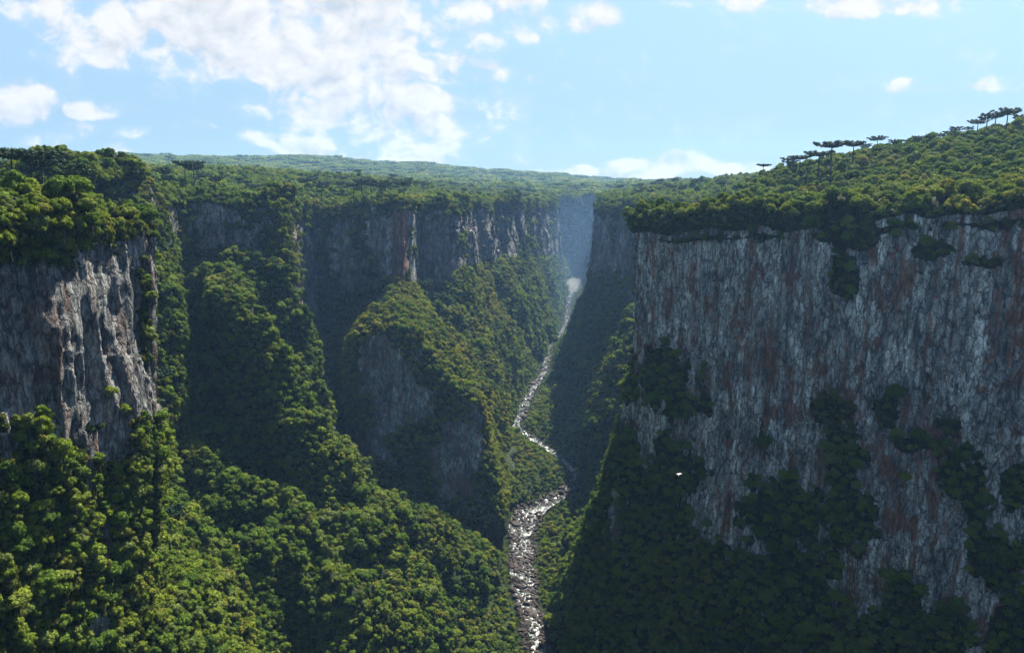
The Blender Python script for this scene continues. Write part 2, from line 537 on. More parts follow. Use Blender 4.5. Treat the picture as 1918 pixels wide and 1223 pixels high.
# green mask
v4 = np.zeros(x.shape)
for kx in range(4):
    v4 = np.where((LV >= 1 + kx) & (LV < 2 + kx), veg4[:, kx][:, None], v4)
for kx in range(1, 4):                       # blend across level borders
    w = np.clip((LV - (1 + kx) + .12) / .24, 0, 1)
    a, b = veg4[:, kx - 1][:, None], veg4[:, kx][:, None]
    v4 = np.where(np.abs(LV - (1 + kx)) < .12, a * (1 - w) + b * w, v4)
v4 = np.where(LV < np.where(wallr, 1.03, 1.07), 1.0, v4)
bw_ = np.where(wallr, .05, .15)
v4 = np.where((LV >= 1.07) & (LV < 1.07 + bw_), np.maximum(v4, 1 - (LV - 1.07) / bw_ * .8), v4)
v4 = np.where(LV > 4.5, 1.0, v4)
pn = fbm(x / 17, y / 17, z / 26, 4, 83) * .75 + fbm(x / 50, y / 50, z / 70, 2, 89) * .5 - np.clip(big, -1, 1) * .12
pn = pn + np.clip(NN[..., 2] - .30, -.3, .6) * 1.6 * np.clip(v4 * 2, 0.3, 1)
qs = np.quantile(pn[:, 25:200], np.linspace(0, 1, 101))
rank = np.interp(pn, qs, np.linspace(0, 1, 101))
vegm = np.where(v4 >= .955, 1.0, np.clip((rank - (1 - v4)) * 7 + .5, 0, 1))
# green patches, one of them laid over a dark crack, read off the photograph: (u, v, ru, rv) on the named stretch; minus = bare rock
PATCHES = {'wall': [(1690,1120,30,50),(1540,1190,60,50),(1250,720,58,60),(1140,880,60,90),(1260,880,50,60),(1160,700,40,60),(1225,690,30,40),(1215,960,85,90),(1330,1130,170,110),(1470,970,80,70),(1490,1090,70,110),(1578,850,42,60),
                    (1560,765,34,26),(1660,770,27,38),(1720,832,52,12),(1595,970,50,50),(1830,960,16,110),(1885,1060,50,50),(1900,905,30,35),(1620,1210,45,40),(1765,1190,80,40),  # the tall narrow one puts green over a dark crack in the rock
                    (1905,1190,60,70),(1583,520,28,38),(1600,435,45,32),(1850,492,45,9),(1320,760,14,22),(1420,1180,90,60),(1110,1000,60,170),(1130,860,30,80),(1090,1120,80,110),
                    (1170,640,14,70),(1745,470,40,14),(1480,425,50,9),(1240,1180,200,80)],
           'near': [(150,560,16,26),(210,590,18,26),(270,560,10,120),(205,730,14,22),(60,800,80,20)],
           'tower': [(760,640,40,40),(620,560,30,120),(660,460,50,30),(640,700,50,140),(700,560,50,40),(800,830,60,40),(840,760,26,30)]}
BARE = {'wall': [(1152,960,14,60),(1215,800,14,40)], 'near': [(80,620,100,110),(190,640,60,150),(130,800,40,40),(185,1180,24,50),(165,890,12,50),(215,820,36,50),(200,1010,10,50)],
        'tower': [(710,680,42,50),(775,740,26,50),(850,850,40,60),(640,470,20,60),(700,430,16,50)]}
pf_ = G2[..., 1] * math.cos(PITCH) - G2[..., 2] * math.sin(PITCH)
pf_ = np.maximum(pf_, 20)
PU = 959 + HF * G2[..., 0] / pf_
PV = 611.5 - HF * (G2[..., 1] * math.sin(PITCH) + G2[..., 2] * math.cos(PITCH)) / pf_
edge_n = fbm(x / 8, y / 8, z / 15, 5, 97, .62) * 1.15
for tab, sgn in ((PATCHES, 1), (BARE, -1)):
    for key, lst in tab.items():
        rr_ = np.where(secname == key)[0]
        sl = slice(rr_.min(), rr_.max() + 1)
        for (u_, v_, ru_, rv_) in lst:
            d2_ = ((PU[sl] - u_) / ru_) ** 2 + ((PV[sl] - v_) / rv_) ** 2
            m_ = np.clip((1.15 - d2_ + edge_n[sl] * 1.1) * 3, 0, 1)
            vegm[sl] = np.maximum(vegm[sl], m_) if sgn > 0 else np.minimum(vegm[sl], 1 - m_)

X2, Y2, Z2 = G2[..., 0], G2[..., 1], G2[..., 2]


def add_mesh(name, verts, faces, mats=(), smooth=False, link=True, parent=None):
    me = bpy.data.meshes.new(name)
    verts = np.asarray(verts, np.float32)
    faces = np.asarray(faces, np.int32)
    me.vertices.add(len(verts))
    me.vertices.foreach_set('co', verts.ravel())
    k = faces.shape[1]
    me.loops.add(faces.size)
    me.loops.foreach_set('vertex_index', faces.ravel())
    me.polygons.add(len(faces))
    me.polygons.foreach_set('loop_start', np.arange(0, faces.size, k, dtype=np.int32))
    me.polygons.foreach_set('loop_total', np.full(len(faces), k, np.int32))
    if smooth:
        me.polygons.foreach_set('use_smooth', np.ones(len(faces), bool))
    me.update(calc_edges=True)
    for m in mats:
        me.materials.append(m)
    if not link:
        return me
    o = bpy.data.objects.new(name, me)
    COL.objects.link(o)
    o.parent = parent
    return o


def fattr(me, name, vals):
    a = me.attributes.new(name, 'FLOAT', 'POINT')
    a.data.foreach_set('value', np.asarray(vals, np.float32).ravel())


def grid_faces(nu, nv, off=0):
    i, j = np.meshgrid(np.arange(nu - 1), np.arange(nv - 1), indexing='ij')
    a = (i * nv + j).ravel() + off
    return np.stack([a, a + 1, a + nv + 1, a + nv], 1)


def facing_up(V, F):
    """turn a sheet's faces so that they look up / out of the rock"""
    V = np.asarray(V, float).reshape(-1, 3)
    n = np.cross(V[F[:, 2]] - V[F[:, 0]], V[F[:, 3]] - V[F[:, 1]])
    return F if n[:, 2].sum() > 0 else F[:, ::-1]


def tag(o, label=None, cat=None, group=None, kind=None):
    if label: o['label'] = label
    if cat: o['category'] = cat
    if group: o['group'] = group
    if kind: o['kind'] = kind
    return o


# ------------------------------------------------------------------ materials
def new_mat(name):
    m = bpy.data.materials.new(name)
    m.use_nodes = True
    return m, NT(m.node_tree)


def rock_material(name, lo, hi, rust_amt):
    m, T = new_mat(name)
    geo = T.n('ShaderNodeNewGeometry')
    P = geo.outputs['Position']
    st = T.vmul(P, (1, 1, .13))           # tall streaks
    st2 = T.vmul(P, (1, 1, .34))
    n1 = T.noise(st, .16, 7, .6, .3)
    n2 = T.noise(st2, .5, 7, .66, .6)
    n3 = T.noise(P, .05, 4, .55)
    n4 = T.noise(P, 1.1, 5, .65)
    att = T.n('ShaderNodeAttribute', attribute_name='wash')
    pale = T.mix(T.smooth(n2, .34, .66), lo, hi)
    pale = T.mix(T.math('MULTIPLY', T.smooth(n4, .40, .66), .55), pale, (.09, .095, .095))
    vo = T.n('ShaderNodeTexVoronoi', feature='DISTANCE_TO_EDGE')
    wz = T.n('ShaderNodeVectorMath', operation='MULTIPLY_ADD')
    wn = T.n('ShaderNodeTexNoise'); T.l(P, wn.inputs['Vector']); wn.inputs['Scale'].default_value = .35; wn.inputs['Detail'].default_value = 4
    T.l(wn.outputs['Color'], wz.inputs[0]); wz.inputs[1].default_value = (3, 3, 3); T.l(T.vmul(P, (1, 1, .36)), wz.inputs[2])
    T.l(wz.outputs[0], vo.inputs['Vector']); vo.inputs['Scale'].default_value = .26
    joint = T.math('SUBTRACT', 1.0, T.smooth(vo.outputs['Distance'], .0, .10))
    pale = T.mix(T.math('MULTIPLY', joint, .75), pale, (.05, .052, .052))
    rust = T.mix(T.smooth(n2, .3, .7), (.085, .034, .018), (.27, .115, .062))
    rf = T.math('MULTIPLY', T.smooth(T.math('ADD', n1, T.math('MULTIPLY', T.math('SUBTRACT', n3, .5), 1.1)), .55, .68), rust_amt)
    rf = T.math('MAXIMUM', rf, att.outputs['Fac'])
    pale = T.mix(1.0, pale, T.ramp(T.noise(T.vmul(P, (1, 1, .45)), .085, 6, .62, .4), [(.36, (.42, .44, .46)), (.5, (.9, .9, .9)), (.64, (1.45, 1.47, 1.45))]), 'MULTIPLY')
    lg = T.noise(T.vmul(P, (1, 1, .035)), .105, 5, .6, .25)
    lg2 = T.noise(T.vmul(P, (1, 1, .05)), .27, 5, .62, .3)
    pale = T.mix(1.0, pale, T.ramp(T.math('ADD', T.math('MULTIPLY', lg, .55), T.math('MULTIPLY', lg2, .45)), [(.38, (.50, .52, .53)), (.5, (1.0, 1.02, 1.02)), (.62, (1.55, 1.58, 1.56))]), 'MULTIPLY')
    rf = T.math('MAXIMUM', rf, T.math('MULTIPLY', T.smooth(T.math('ADD', T.math('MULTIPLY', T.noise(T.vmul(P, (1, 1, .03)), .16, 5, .6, .2), .6), T.math('MULTIPLY', n2, .4)), .54, .60), rust_amt))
    col = T.mix(rf, pale, rust)
    dk = T.smooth(T.noise(st, .42, 6, .6, .4), .56, .66)
    col = T.mix(T.math('MULTIPLY', dk, .8), col, (.035, .036, .036))
    wh = T.smooth(T.noise(st, .85, 5, .6, .2), .60, .70)
    col = T.mix(T.math('MULTIPLY', wh, .55), col, (.46, .46, .44))
    # soil and moss under the green
    va = T.n('ShaderNodeAttribute', attribute_name='veg')
    gn = T.noise(P, .35, 5, .6)
    green = T.mix(T.smooth(gn, .35, .65), (.008, .014, .005), (.03, .044, .013))
    vf = T.smooth(T.math('ADD', va.outputs['Fac'], T.math('MULTIPLY', T.math('SUBTRACT', n4, .5), .8)), .30, .62)
    col = T.mix(vf, col, green)
    b = T.n('ShaderNodeBsdfPrincipled')
    T.l(col, b.inputs['Base Color'])
    b.inputs['Roughness'].default_value = .85
    b.inputs['Specular IOR Level'].default_value = .12
    bm = T.n('ShaderNodeBump')
    bm.inputs['Strength'].default_value = .9
    bm.inputs['Distance'].default_value = 1.6
    hsum = T.math('ADD', T.math('MULTIPLY', T.noise(st2, .8, 8, .62, .3), 1.0), T.math('MULTIPLY', n4, .45))
    T.l(T.math('SUBTRACT', hsum, T.math('MULTIPLY', joint, .5)), bm.inputs['Height'])
    T.l(bm.outputs[0], b.inputs['Normal'])
    o = T.n('ShaderNodeOutputMaterial')
    T.l(b.outputs[0], o.inputs[0])
    return m


def ground_material():
    m, T = new_mat('forest_floor')
    geo = T.n('ShaderNodeNewGeometry')
    P = geo.outputs['Position']
    n1 = T.noise(P, .08, 6, .6)
    n2 = T.noise(P, .6, 5, .6)
    col = T.mix(T.smooth(n1, .35, .65), (.008, .015, .005), (.024, .036, .011))
    col = T.mix(T.smooth(n2, .5, .7), col, (.02, .018, .010))
    b = T.n('ShaderNodeBsdfPrincipled')
    T.l(col, b.inputs['Base Color'])
    b.inputs['Roughness'].default_value = .95
    b.inputs['Specular IOR Level'].default_value = .03
    bm = T.n('ShaderNodeBump')
    bm.inputs['Distance'].default_value = 2.0
    T.l(T.noise(P, .3, 6, .65), bm.inputs['Height'])
    T.l(bm.outputs[0], b.inputs['Normal'])
    o = T.n('ShaderNodeOutputMaterial')
    T.l(b.outputs[0], o.inputs[0])
    return m


def foliage_material(name, stops, bright=1.0, trans=.34):
    m, T = new_mat(name)
    geo = T.n('ShaderNodeNewGeometry')
    oi = T.n('ShaderNodeObjectInfo')
    P = geo.outputs['Position']
    reg = T.noise(P, .011, 3, .5)
    rnd = T.math('ADD', T.math('MULTIPLY', oi.outputs['Random'], .62), T.math('MULTIPLY', T.smooth(reg, .3, .7), .38))
    col = T.ramp(rnd, stops)
    n = T.noise(P, .9, 3, .6)
    col = T.mix(1.0, col, T.ramp(n, [(.3, (.85 * bright,) * 3), (.7, (2.1 * bright,) * 3)]), 'MULTIPLY')
    b = T.n('ShaderNodeBsdfPrincipled')
    T.l(col, b.inputs['Base Color'])
    b.inputs['Roughness'].default_value = .7
    b.inputs['Specular IOR Level'].default_value = .08
    tr = T.n('ShaderNodeBsdfTranslucent')
    T.l(T.mix(1.0, col, (1.15, 1.1, .45), 'MULTIPLY'), tr.inputs[0])
    mx = T.n('ShaderNodeMixShader')
    mx.inputs[0].default_value = trans
    T.l(b.outputs[0], mx.inputs[1])
    T.l(tr.outputs[0], mx.inputs[2])
    o = T.n('ShaderNodeOutputMaterial')
    T.l(mx.outputs[0], o.inputs[0])
    return m


def plain_material(name, col_a, col_b, scale, rough=.85, bump=.3):
    m, T = new_mat(name)
    geo = T.n('ShaderNodeNewGeometry')
    P = geo.outputs['Position']
    oi = T.n('ShaderNodeObjectInfo')
    n = T.noise(P, scale, 5, .6)
    f = T.math('ADD', T.smooth(n, .3, .7), T.math('MULTIPLY', T.math('SUBTRACT', oi.outputs['Random'], .5), .7), clamp=True)
    b = T.n('ShaderNodeBsdfPrincipled')
    T.l(T.mix(f, col_a, col_b), b.inputs['Base Color'])
    b.inputs['Roughness'].default_value = rough
    b.inputs['Specular IOR Level'].default_value = .12
    bm = T.n('ShaderNodeBump')
    bm.inputs['Distance'].default_value = bump
    T.l(n, bm.inputs['Height'])
    T.l(bm.outputs[0], b.inputs['Normal'])
    o = T.n('ShaderNodeOutputMaterial')
    T.l(b.outputs[0], o.inputs[0])
    return m


def water_material():
    m, T = new_mat('rapids')
    geo = T.n('ShaderNodeNewGeometry')
    P = geo.outputs['Position']
    n = T.noise(T.vmul(P, (1, .45, 1)), .42, 8, .68, .8)
    n2 = T.noise(T.vmul(P, (1, .5, 1)), 1.6, 6, .65, .5)
    s = T.math('ADD', T.math('MULTIPLY', n, .65), T.math('MULTIPLY', n2, .35))
    foam = T.smooth(s, .525, .585)
    col = T.mix(foam, (.035, .045, .04), (.24, .24, .235))
    b = T.n('ShaderNodeBsdfPrincipled')
    T.l(col, b.inputs['Base Color'])
    T.l(T.math('ADD', T.math('MULTIPLY', foam, .5), .15), b.inputs['Roughness'])
    bm = T.n('ShaderNodeBump')
    bm.inputs['Distance'].default_value = .8
    T.l(s, bm.inputs['Height'])
    T.l(bm.outputs[0], b.inputs['Normal'])
    o = T.n('ShaderNodeOutputMaterial')
    T.l(b.outputs[0], o.inputs[0])
    return m


M_ROCK = rock_material('basalt', (.055, .056, .054), (.27, .268, .255), .25)
M_BLUE_GREY = rock_material('blue_grey_rock', (.075, .085, .09), (.34, .375, .385), .5)  # blue-grey tone for the buttress, ravine and far right cliffs
M_PALE = rock_material('lichen_rock', (.20, .205, .185), (.72, .73, .67), .85)
M_GROUND = ground_material()
M_LEAF = foliage_material('canopy_leaves', [(.0, (.026, .052, .009)), (.25, (.052, .094, .013)), (.5, (.082, .128, .016)),
                                            (.70, (.125, .158, .018)), (.84, (.100, .130, .040)), (.94, (.165, .165, .022)), (1, (.15, .105, .03))])
M_SHRUB = foliage_material('ledge_leaves', [(.0, (.013, .026, .008)), (.5, (.042, .060, .012)), (1, (.12, .12, .02))])
M_GOLD = foliage_material('yellow_moss_leaves', [(.0, (.06, .10, .014)), (.5, (.125, .15, .02)), (1, (.18, .165, .03))])  # yellower leaf colour of the crest and of some other crowns
M_PINE = foliage_material('araucaria_needles', [(.0, (.008, .022, .012)), (.6, (.016, .034, .016)), (1, (.03, .045, .02))], trans=.1)
M_BARK = plain_material('bark', (.03, .024, .018), (.085, .07, .058), 1.3)
M_STONE = plain_material('river_stone', (.008, .0065, .0055), (.046, .034, .029), .9, .75, .25)
M_WATER = water_material()

# ------------------------------------------------------------------ cliffs and slopes, one object per stretch
sections = {
 'near': 'left_cliff', 'bay': 'left_slope', 'cleft': 'ravine_cliff', 'tower': 'buttress_cliff', 'far': 'far_left_cliff',
 'end': 'canyon_end_cliff', 'gate': 'far_right_cliff', 'wall': 'right_cliff'}
wash = np.zeros(x.shape)
# the red rusty edge of the buttress
wash = np.where((PU > 736) & (PU < 766) & (secname == 'tower')[:, None] & (LV > 1.1) & (LV < 2.05), .95, 0) * np.clip(fbm(x / 2.5, y / 2.5, z / 30, 3, 12) * 2 + 1.1, 0, 1)
nv = NR
for key, nm in sections.items():
    idx = np.where(secname == key)[0]
    a, b = idx.min(), idx.max() + 1
    if b < len(tq):
        b += 1
    sub = G2[a:b]
    f = grid_faces(b - a, nv)
    o = add_mesh(nm, sub.reshape(-1, 3), facing_up(sub, f), [M_PALE if key == 'wall' else M_BLUE_GREY if key in ('tower', 'cleft', 'gate') else M_ROCK], smooth=True)
    fattr(o.data, 'veg', vegm[a:b])
    fattr(o.data, 'wash', wash[a:b])
    tag(o, kind='structure')

# ------------------------------------------------------------------ ground sheet: plateau, hills and canyon floor in one
def axis(parts):
    out = []
    for (a, b, s) in parts:
        out.append(np.arange(a, b, s))
    return np.unique(np.concatenate(out + [[parts[-1][1]]]))


gx = axis([(-6500, -2500, 160), (-2500, -700, 40), (-700, -110, 9), (-110, 260, 4), (260, 1000, 9), (1000, 2600, 45), (2600, 6500, 200)])
gy = axis([(-3000, -300, 150), (-300, 300, 30), (300, 1300, 6), (1300, 2400, 9), (2400, 3600, 24), (3600, 6400, 48), (6400, 7000, 200)])
GX, GY = np.meshgrid(gx, gy, indexing='ij')
gxf, gyf = GX.ravel(), GY.ravel()
rim2 = G2[:, ROWS[0], :2][::6]
edge = rim2 + outw[::6] * 15
poly = np.concatenate([edge, [[430, -3500], [-260, -3500]]])


def inside(px, py, poly):
    r = np.zeros(len(px), bool)
    x0, y0 = poly[:, 0], poly[:, 1]
    x1, y1 = np.roll(x0, -1), np.roll(y0, -1)
    for a, b, c_, d in zip(x0, y0, x1, y1):
        if b == d:
            continue
        cnd = ((b > py) != (d > py)) & (px < (c_ - a) * (py - b) / (d - b) + a)
        r ^= cnd
    return r


ins = inside(gxf, gyf, poly)
rx, rz, rw = river(gyf)
dist_r = np.abs(gxf - rx)
floorz = rz - 1.6 + np.clip((dist_r - rw * .5) * .33, 0, 9) + np.where(dist_r > rw * .5 + 4, fbm(gxf / 14, gyf / 14, gxf * 0, 3, 5) * 1.2, 0)
pz = plateau(gxf, gyf)
gz = np.where(ins, floorz, pz)
gsheet = add_mesh('ground', np.stack([gxf, gyf, gz], 1), facing_up(np.stack([gxf, gyf, gz], 1), grid_faces(len(gx), len(gy))), [M_GROUND], smooth=True)
tag(gsheet, kind='structure')

# ------------------------------------------------------------------ river
yq, rvv = smoothriver()
cx, cz, cw = rvv.T
tang = np.stack([np.gradient(cx), np.gradient(yq)], 1)
tang /= np.hypot(tang[:, 0], tang[:, 1])[:, None]
nrm = np.stack([tang[:, 1], -tang[:, 0]], 1)
acr = np.linspace(-.56, .56, 13)
ww = cw * np.where(yq > 1000, .46, .60) * (1 + .35 * fbm(yq / 22, yq * 0, yq * 0, 3, 9))
RX = cx[:, None] + nrm[:, 0:1] * acr[None] * ww[:, None]
RY = yq[:, None] + nrm[:, 1:2] * acr[None] * ww[:, None]
RZ = cz[:, None] + fbm(RX / 3, RY / 6, RX * 0, 3, 77) * .45 + fbm(RX / 30, RY / 9, RX * 0, 2, 78) * .5
ro = add_mesh('river', np.stack([RX, RY, RZ], 2).reshape(-1, 3), facing_up(np.stack([RX, RY, RZ], 2), grid_faces(len(yq), 13)), [M_WATER], smooth=True)
tag(ro, kind='structure')


# ------------------------------------------------------------------ plant meshes
def ico(sub=1):
    t = (1 + 5 ** .5) / 2
    v = [(-1, t, 0), (1, t, 0), (-1, -t, 0), (1, -t, 0), (0, -1, t), (0, 1, t), (0, -1, -t), (0, 1, -t), (t, 0, -1), (t, 0, 1), (-t, 0, -1), (-t, 0, 1)]
    f = [(0,11,5),(0,5,1),(0,1,7),(0,7,10),(0,10,11),(1,5,9),(5,11,4),(11,10,2),(10,7,6),(7,1,8),(3,9,4),(3,4,2),(3,2,6),(3,6,8),(3,8,9),(4,9,5),(2,4,11),(6,2,10),(8,6,7),(9,8,1)]
    v = [np.array(a, float) / np.linalg.norm(a) for a in v]
    for _ in range(sub):
        cache, nf = {}, []
        def midp(a, b):
            k_ = (min(a, b), max(a, b))
            if k_ not in cache:
                m_ = v[a] + v[b]
                v.append(m_ / np.linalg.norm(m_))
                cache[k_] = len(v) - 1
            return cache[k_]
        for (a, b, c_) in f:
            ab, bc, ca = midp(a, b), midp(b, c_), midp(c_, a)
            nf += [(a, ab, ca), (b, bc, ab), (c_, ca, bc), (ab, bc, ca)]
        f = nf
    return np.array(v), np.array(f)


IV1, IF1 = ico(1)
IV2, IF2 = ico(2)
IV3, IF3 = ico(3)


def leaf_cards(centers, normal, size, r):
    """small bent leaf-sprays as triangles pairs -> verts, tri faces"""
    n = len(centers)
    nn = normal + r.normal(0, .55, (n, 3))
    nn /= np.linalg.norm(nn, axis=1)[:, None]
    a = np.cross(nn, r.normal(0, 1, (n, 3)))
    a /= np.linalg.norm(a, axis=1)[:, None]
    b = np.cross(nn, a)
    s = size * r.uniform(.6, 1.4, n)[:, None]
    p0 = centers - a * s * .5
    p1 = centers + b * s * .38 + nn * s * .12
    p2 = centers + a * s * .6
    p3 = centers - b * s * .38 + nn * s * .12
    V = np.stack([p0, p1, p2, p3], 1).reshape(-1, 3)
    i = np.arange(n) * 4
    F = np.concatenate([np.stack([i, i + 1, i + 2], 1), np.stack([i, i + 2, i + 3], 1)])
    return V, F


def crown(r, lumps, n_leaf, leaf, core=IV1, coref=IF1, core_s=.8):
    Vs, Fs, off = [], [], 0
    cs = np.array([l[0] for l in lumps]); rs = np.array([l[1] for l in lumps])
    for (c_, rad, fl_) in lumps:
        v = core * rad * core_s * np.array([1, 1, fl_])
        v = v * (1 + r.normal(0, .10, (len(v), 1))) + c_
        Vs.append(v); Fs.append(coref + off); off += len(v)
    area = rs ** 2
    cnt = np.maximum((area / area.sum() * n_leaf).astype(int), 8)
    for (c_, rad, fl_), n in zip(lumps, cnt):
        d = r.normal(0, 1, (n, 3)); d[:, 2] = d[:, 2] * .9 + .35
        d /= np.linalg.norm(d, axis=1)[:, None]
        # tufts: pull directions towards a few seeds so light and dark clumps appear
        seeds = r.normal(0, 1, (9, 3)); seeds[:, 2] += .4; seeds /= np.linalg.norm(seeds, axis=1)[:, None]
        sdx = seeds[np.argmax(d @ seeds.T, axis=1)]
        d = d + sdx * .55; d /= np.linalg.norm(d, axis=1)[:, None]
        p = c_ + d * rad * (r.uniform(.86, 1.14, n)[:, None]) * np.array([1, 1, fl_])
        keep = np.ones(n, bool)
        for c2, r2 in zip(cs, rs):
            if c2 is not c_ and np.linalg.norm(c2 - c_) > 1e-6:
                keep &= np.linalg.norm((p - c2), axis=1) > r2 * .62
        p, d = p[keep], d[keep]
        if len(p) == 0:
            continue
        V, F = leaf_cards(p, d, leaf, r)
        Vs.append(V); Fs.append(F + off); off += len(V)
    return np.concatenate(Vs), np.concatenate(Fs)


def dome_lumps(r, rad, h, n, flat=.75):
    """lumps over a dome of radius rad whose middle is at height h"""
    out = [(np.array([0, 0, h]), rad * .55, flat)]
    for i in range(n):
        a = i * 2.399 + r.uniform(-.4, .4)
        q_ = math.sqrt((i + .6) / n) * rad * .78
        zz = h + rad * .5 * (1 - (q_ / rad) ** 2 * 2.2) + r.uniform(-.12, .12) * rad
        out.append((np.array([math.cos(a) * q_, math.sin(a) * q_, zz]), rad * r.uniform(.26, .42), flat * r.uniform(.85, 1.1)))
    return out


def tube(pts, rads, n=7):
    pts = np.array(pts, float); Vs = []
    for i, p in enumerate(pts):
        t = pts[min(i + 1, len(pts) - 1)] - pts[max(i - 1, 0)]
        t /= np.linalg.norm(t)
        a = np.cross(t, [0.3, 1, .1]); a /= np.linalg.norm(a)
        b = np.cross(t, a)
        for k_ in range(n):
            an = 2 * math.pi * k_ / n
            Vs.append(p + (a * math.cos(an) + b * math.sin(an)) * rads[i])
    F = []
    for i in range(len(pts) - 1):
        for k_ in range(n):
            k2 = (k_ + 1) % n
            F.append((i * n + k_, i * n + k2, (i + 1) * n + k2)); F.append((i * n + k_, (i + 1) * n + k2, (i + 1) * n + k_))
    return np.array(Vs), np.array(F)


def trunk_mesh(r, h, rad):
    V, F = tube([(0, 0, -5), (r.uniform(-.2, .2), 0, h * .4), (r.uniform(-.5, .5), r.uniform(-.4, .4), h)], [rad * 1.3, rad, rad * .6])
    Vs, Fs = [V], [F]; off = len(V)
    for i in range(5):
        a = i * 1.25 + r.uniform(-.3, .3)
        L = r.uniform(1.8, 3.0)
        v, f = tube([(0, 0, h * .62), (math.cos(a) * L * .6, math.sin(a) * L * .6, h * .85), (math.cos(a) * L, math.sin(a) * L, h * 1.05)], [rad * .5, rad * .35, rad * .15], 5)
        Vs.append(v); Fs.append(f + off); off += len(v)
    return np.concatenate(Vs), np.concatenate(Fs)


pr = np.random.default_rng(11)
VAR = []            # (crown mesh, trunk mesh, radius)
for i in range(7):
    rad = 4.0
    shape = i % 4
    if shape == 0:
        L = dome_lumps(pr, rad, 4.6, 12, .95)
    elif shape == 1:
        L = dome_lumps(pr, rad * 1.05, 4.9, 15, .85)
    elif shape == 2:
        L = dome_lumps(pr, rad * .85, 5.0, 10, 1.1)
    else:
        L = dome_lumps(pr, rad, 4.4, 9, .95) + [(np.array([pr.uniform(-2, 2), pr.uniform(-2, 2), 7.0]), 1.5, .8)]
    L = [(c0 + pr.normal(0, .45, 3), r0 * pr.uniform(.75, 1.2), f0 * pr.uniform(.85, 1.15)) for (c0, r0, f0) in L]
    V, F = crown(pr, L, 3000, .52)
    cm = add_mesh('crown', V, F, [M_LEAF], link=False)
    V, F = trunk_mesh(pr, 4.8, .28)
    tm = add_mesh('trunk', V, F, [M_BARK], link=False)
    VAR.append((cm, tm))
LOWV = []
for i in range(4):
    L = dome_lumps(pr, 4.2, 4.6, 9, .95)
    V, F = crown(pr, L, 560, 1.1)
    LOWV.append(add_mesh('crown_far', V, F, [M_LEAF], link=False))
PATCH = []
for i in range(3):
    L = []
    for j in range(15):
        a, q_ = j * 2.399, math.sqrt(j / 15) * 15
        rr = pr.uniform(3.2, 5.2)
        L.append((np.array([math.cos(a) * q_ + pr.uniform(-1, 1), math.sin(a) * q_ + pr.uniform(-1, 1), pr.uniform(2, 6)]), rr, .75))
    V, F = crown(pr, L, 900, 2.1)
    PATCH.append(add_mesh('canopy_patch', V, F, [M_LEAF], link=False))
GOLD = []
for i in range(3):
    L = dome_lumps(pr, 3.6, 3.4, 9, .9)
    V, F = crown(pr, L, 1300, .7)
    GOLD.append(add_mesh('crown_gold', V, F, [M_GOLD], link=False))
SHR = []
for i in range(4):
    L = [(np.array([pr.uniform(-.9, .9), pr.uniform(-.9, .9), pr.uniform(.2, 1.6)]), pr.uniform(.6, 1.1), .8) for _ in range(6)]
    V, F = crown(pr, L, 800, .42, core_s=.62)
    SHR.append(add_mesh('shrub', V, F, [M_SHRUB], link=False))


# ------------------------------------------------------------------ scattering
def thin(P, rad):
    """dart throwing: keep points no closer than rad (array)"""
    cell = float(np.max(rad))
    grid, keep = {}, []
    for i in range(len(P)):
        px, py, pz_ = P[i]
        c3 = (int(px // cell), int(py // cell), int(pz_ // cell))
        ok = True
        r2 = rad[i] ** 2
        for dx in (-1, 0, 1):
            for dy in (-1, 0, 1):
                for dz in (-1, 0, 1):
                    for (qx, qy, qz) in grid.get((c3[0] + dx, c3[1] + dy, c3[2] + dz), ()):
                        if (px - qx) ** 2 + (py - qy) ** 2 + (pz_ - qz) ** 2 < r2:
                            ok = False; break
                    if not ok: break
                if not ok: break
            if not ok: break
        if ok:
            grid.setdefault(c3, []).append((px, py, pz_))
            keep.append(i)
    return np.array(keep, int)


def in_view(P, margin=.16):
    f = P[:, 1] * math.cos(PITCH) - P[:, 2] * math.sin(PITCH)
    u = P[:, 0] / np.maximum(f, 1)
    w = (P[:, 1] * math.sin(PITCH) + P[:, 2] * math.cos(PITCH)) / np.maximum(f, 1)
    return (f > 20) & (np.abs(u) < .65 + margin) & (w > -.414 - margin) & (w < .5)


# quads of the wall net
A = G2[:-1, :-1]; B_ = G2[1:, :-1]; C_ = G2[1:, 1:]; D_ = G2[:-1, 1:]
area = np.linalg.norm(np.cross(C_ - A, D_ - B_), axis=2) * .5
cent = (A + B_ + C_ + D_) / 4
nrm_q = NN[:-1, :-1]
veg_q = (vegm[:-1, :-1] + vegm[1:, 1:]) / 2
lev_q = LV[:-1, :-1]
steep = np.clip((.50 - nrm_q[..., 2]) / .2, 0, 1)
steep = np.where(lev_q >= 1.97, steep * .5, steep)
steep = np.maximum(steep, ((lev_q > 1.12) & (lev_q < 1.97)) * .93)


def sample(weight, n):
    w = (area * weight).ravel()
    w = w / w.sum()
    k_ = rng.choice(len(w), n, p=w)
    i, j = np.unravel_index(k_, area.shape)
    a, b = rng.random(n)[:, None], rng.random(n)[:, None]
    p = A[i, j] * (1 - a) * (1 - b) + B_[i, j] * a * (1 - b) + C_[i, j] * a * b + D_[i, j] * (1 - a) * b
    return p, nrm_q[i, j], lev_q[i, j], secname[i]


dq = np.linalg.norm(cent, axis=2)
vis_q = in_view(cent.reshape(-1, 3)).reshape(dq.shape)
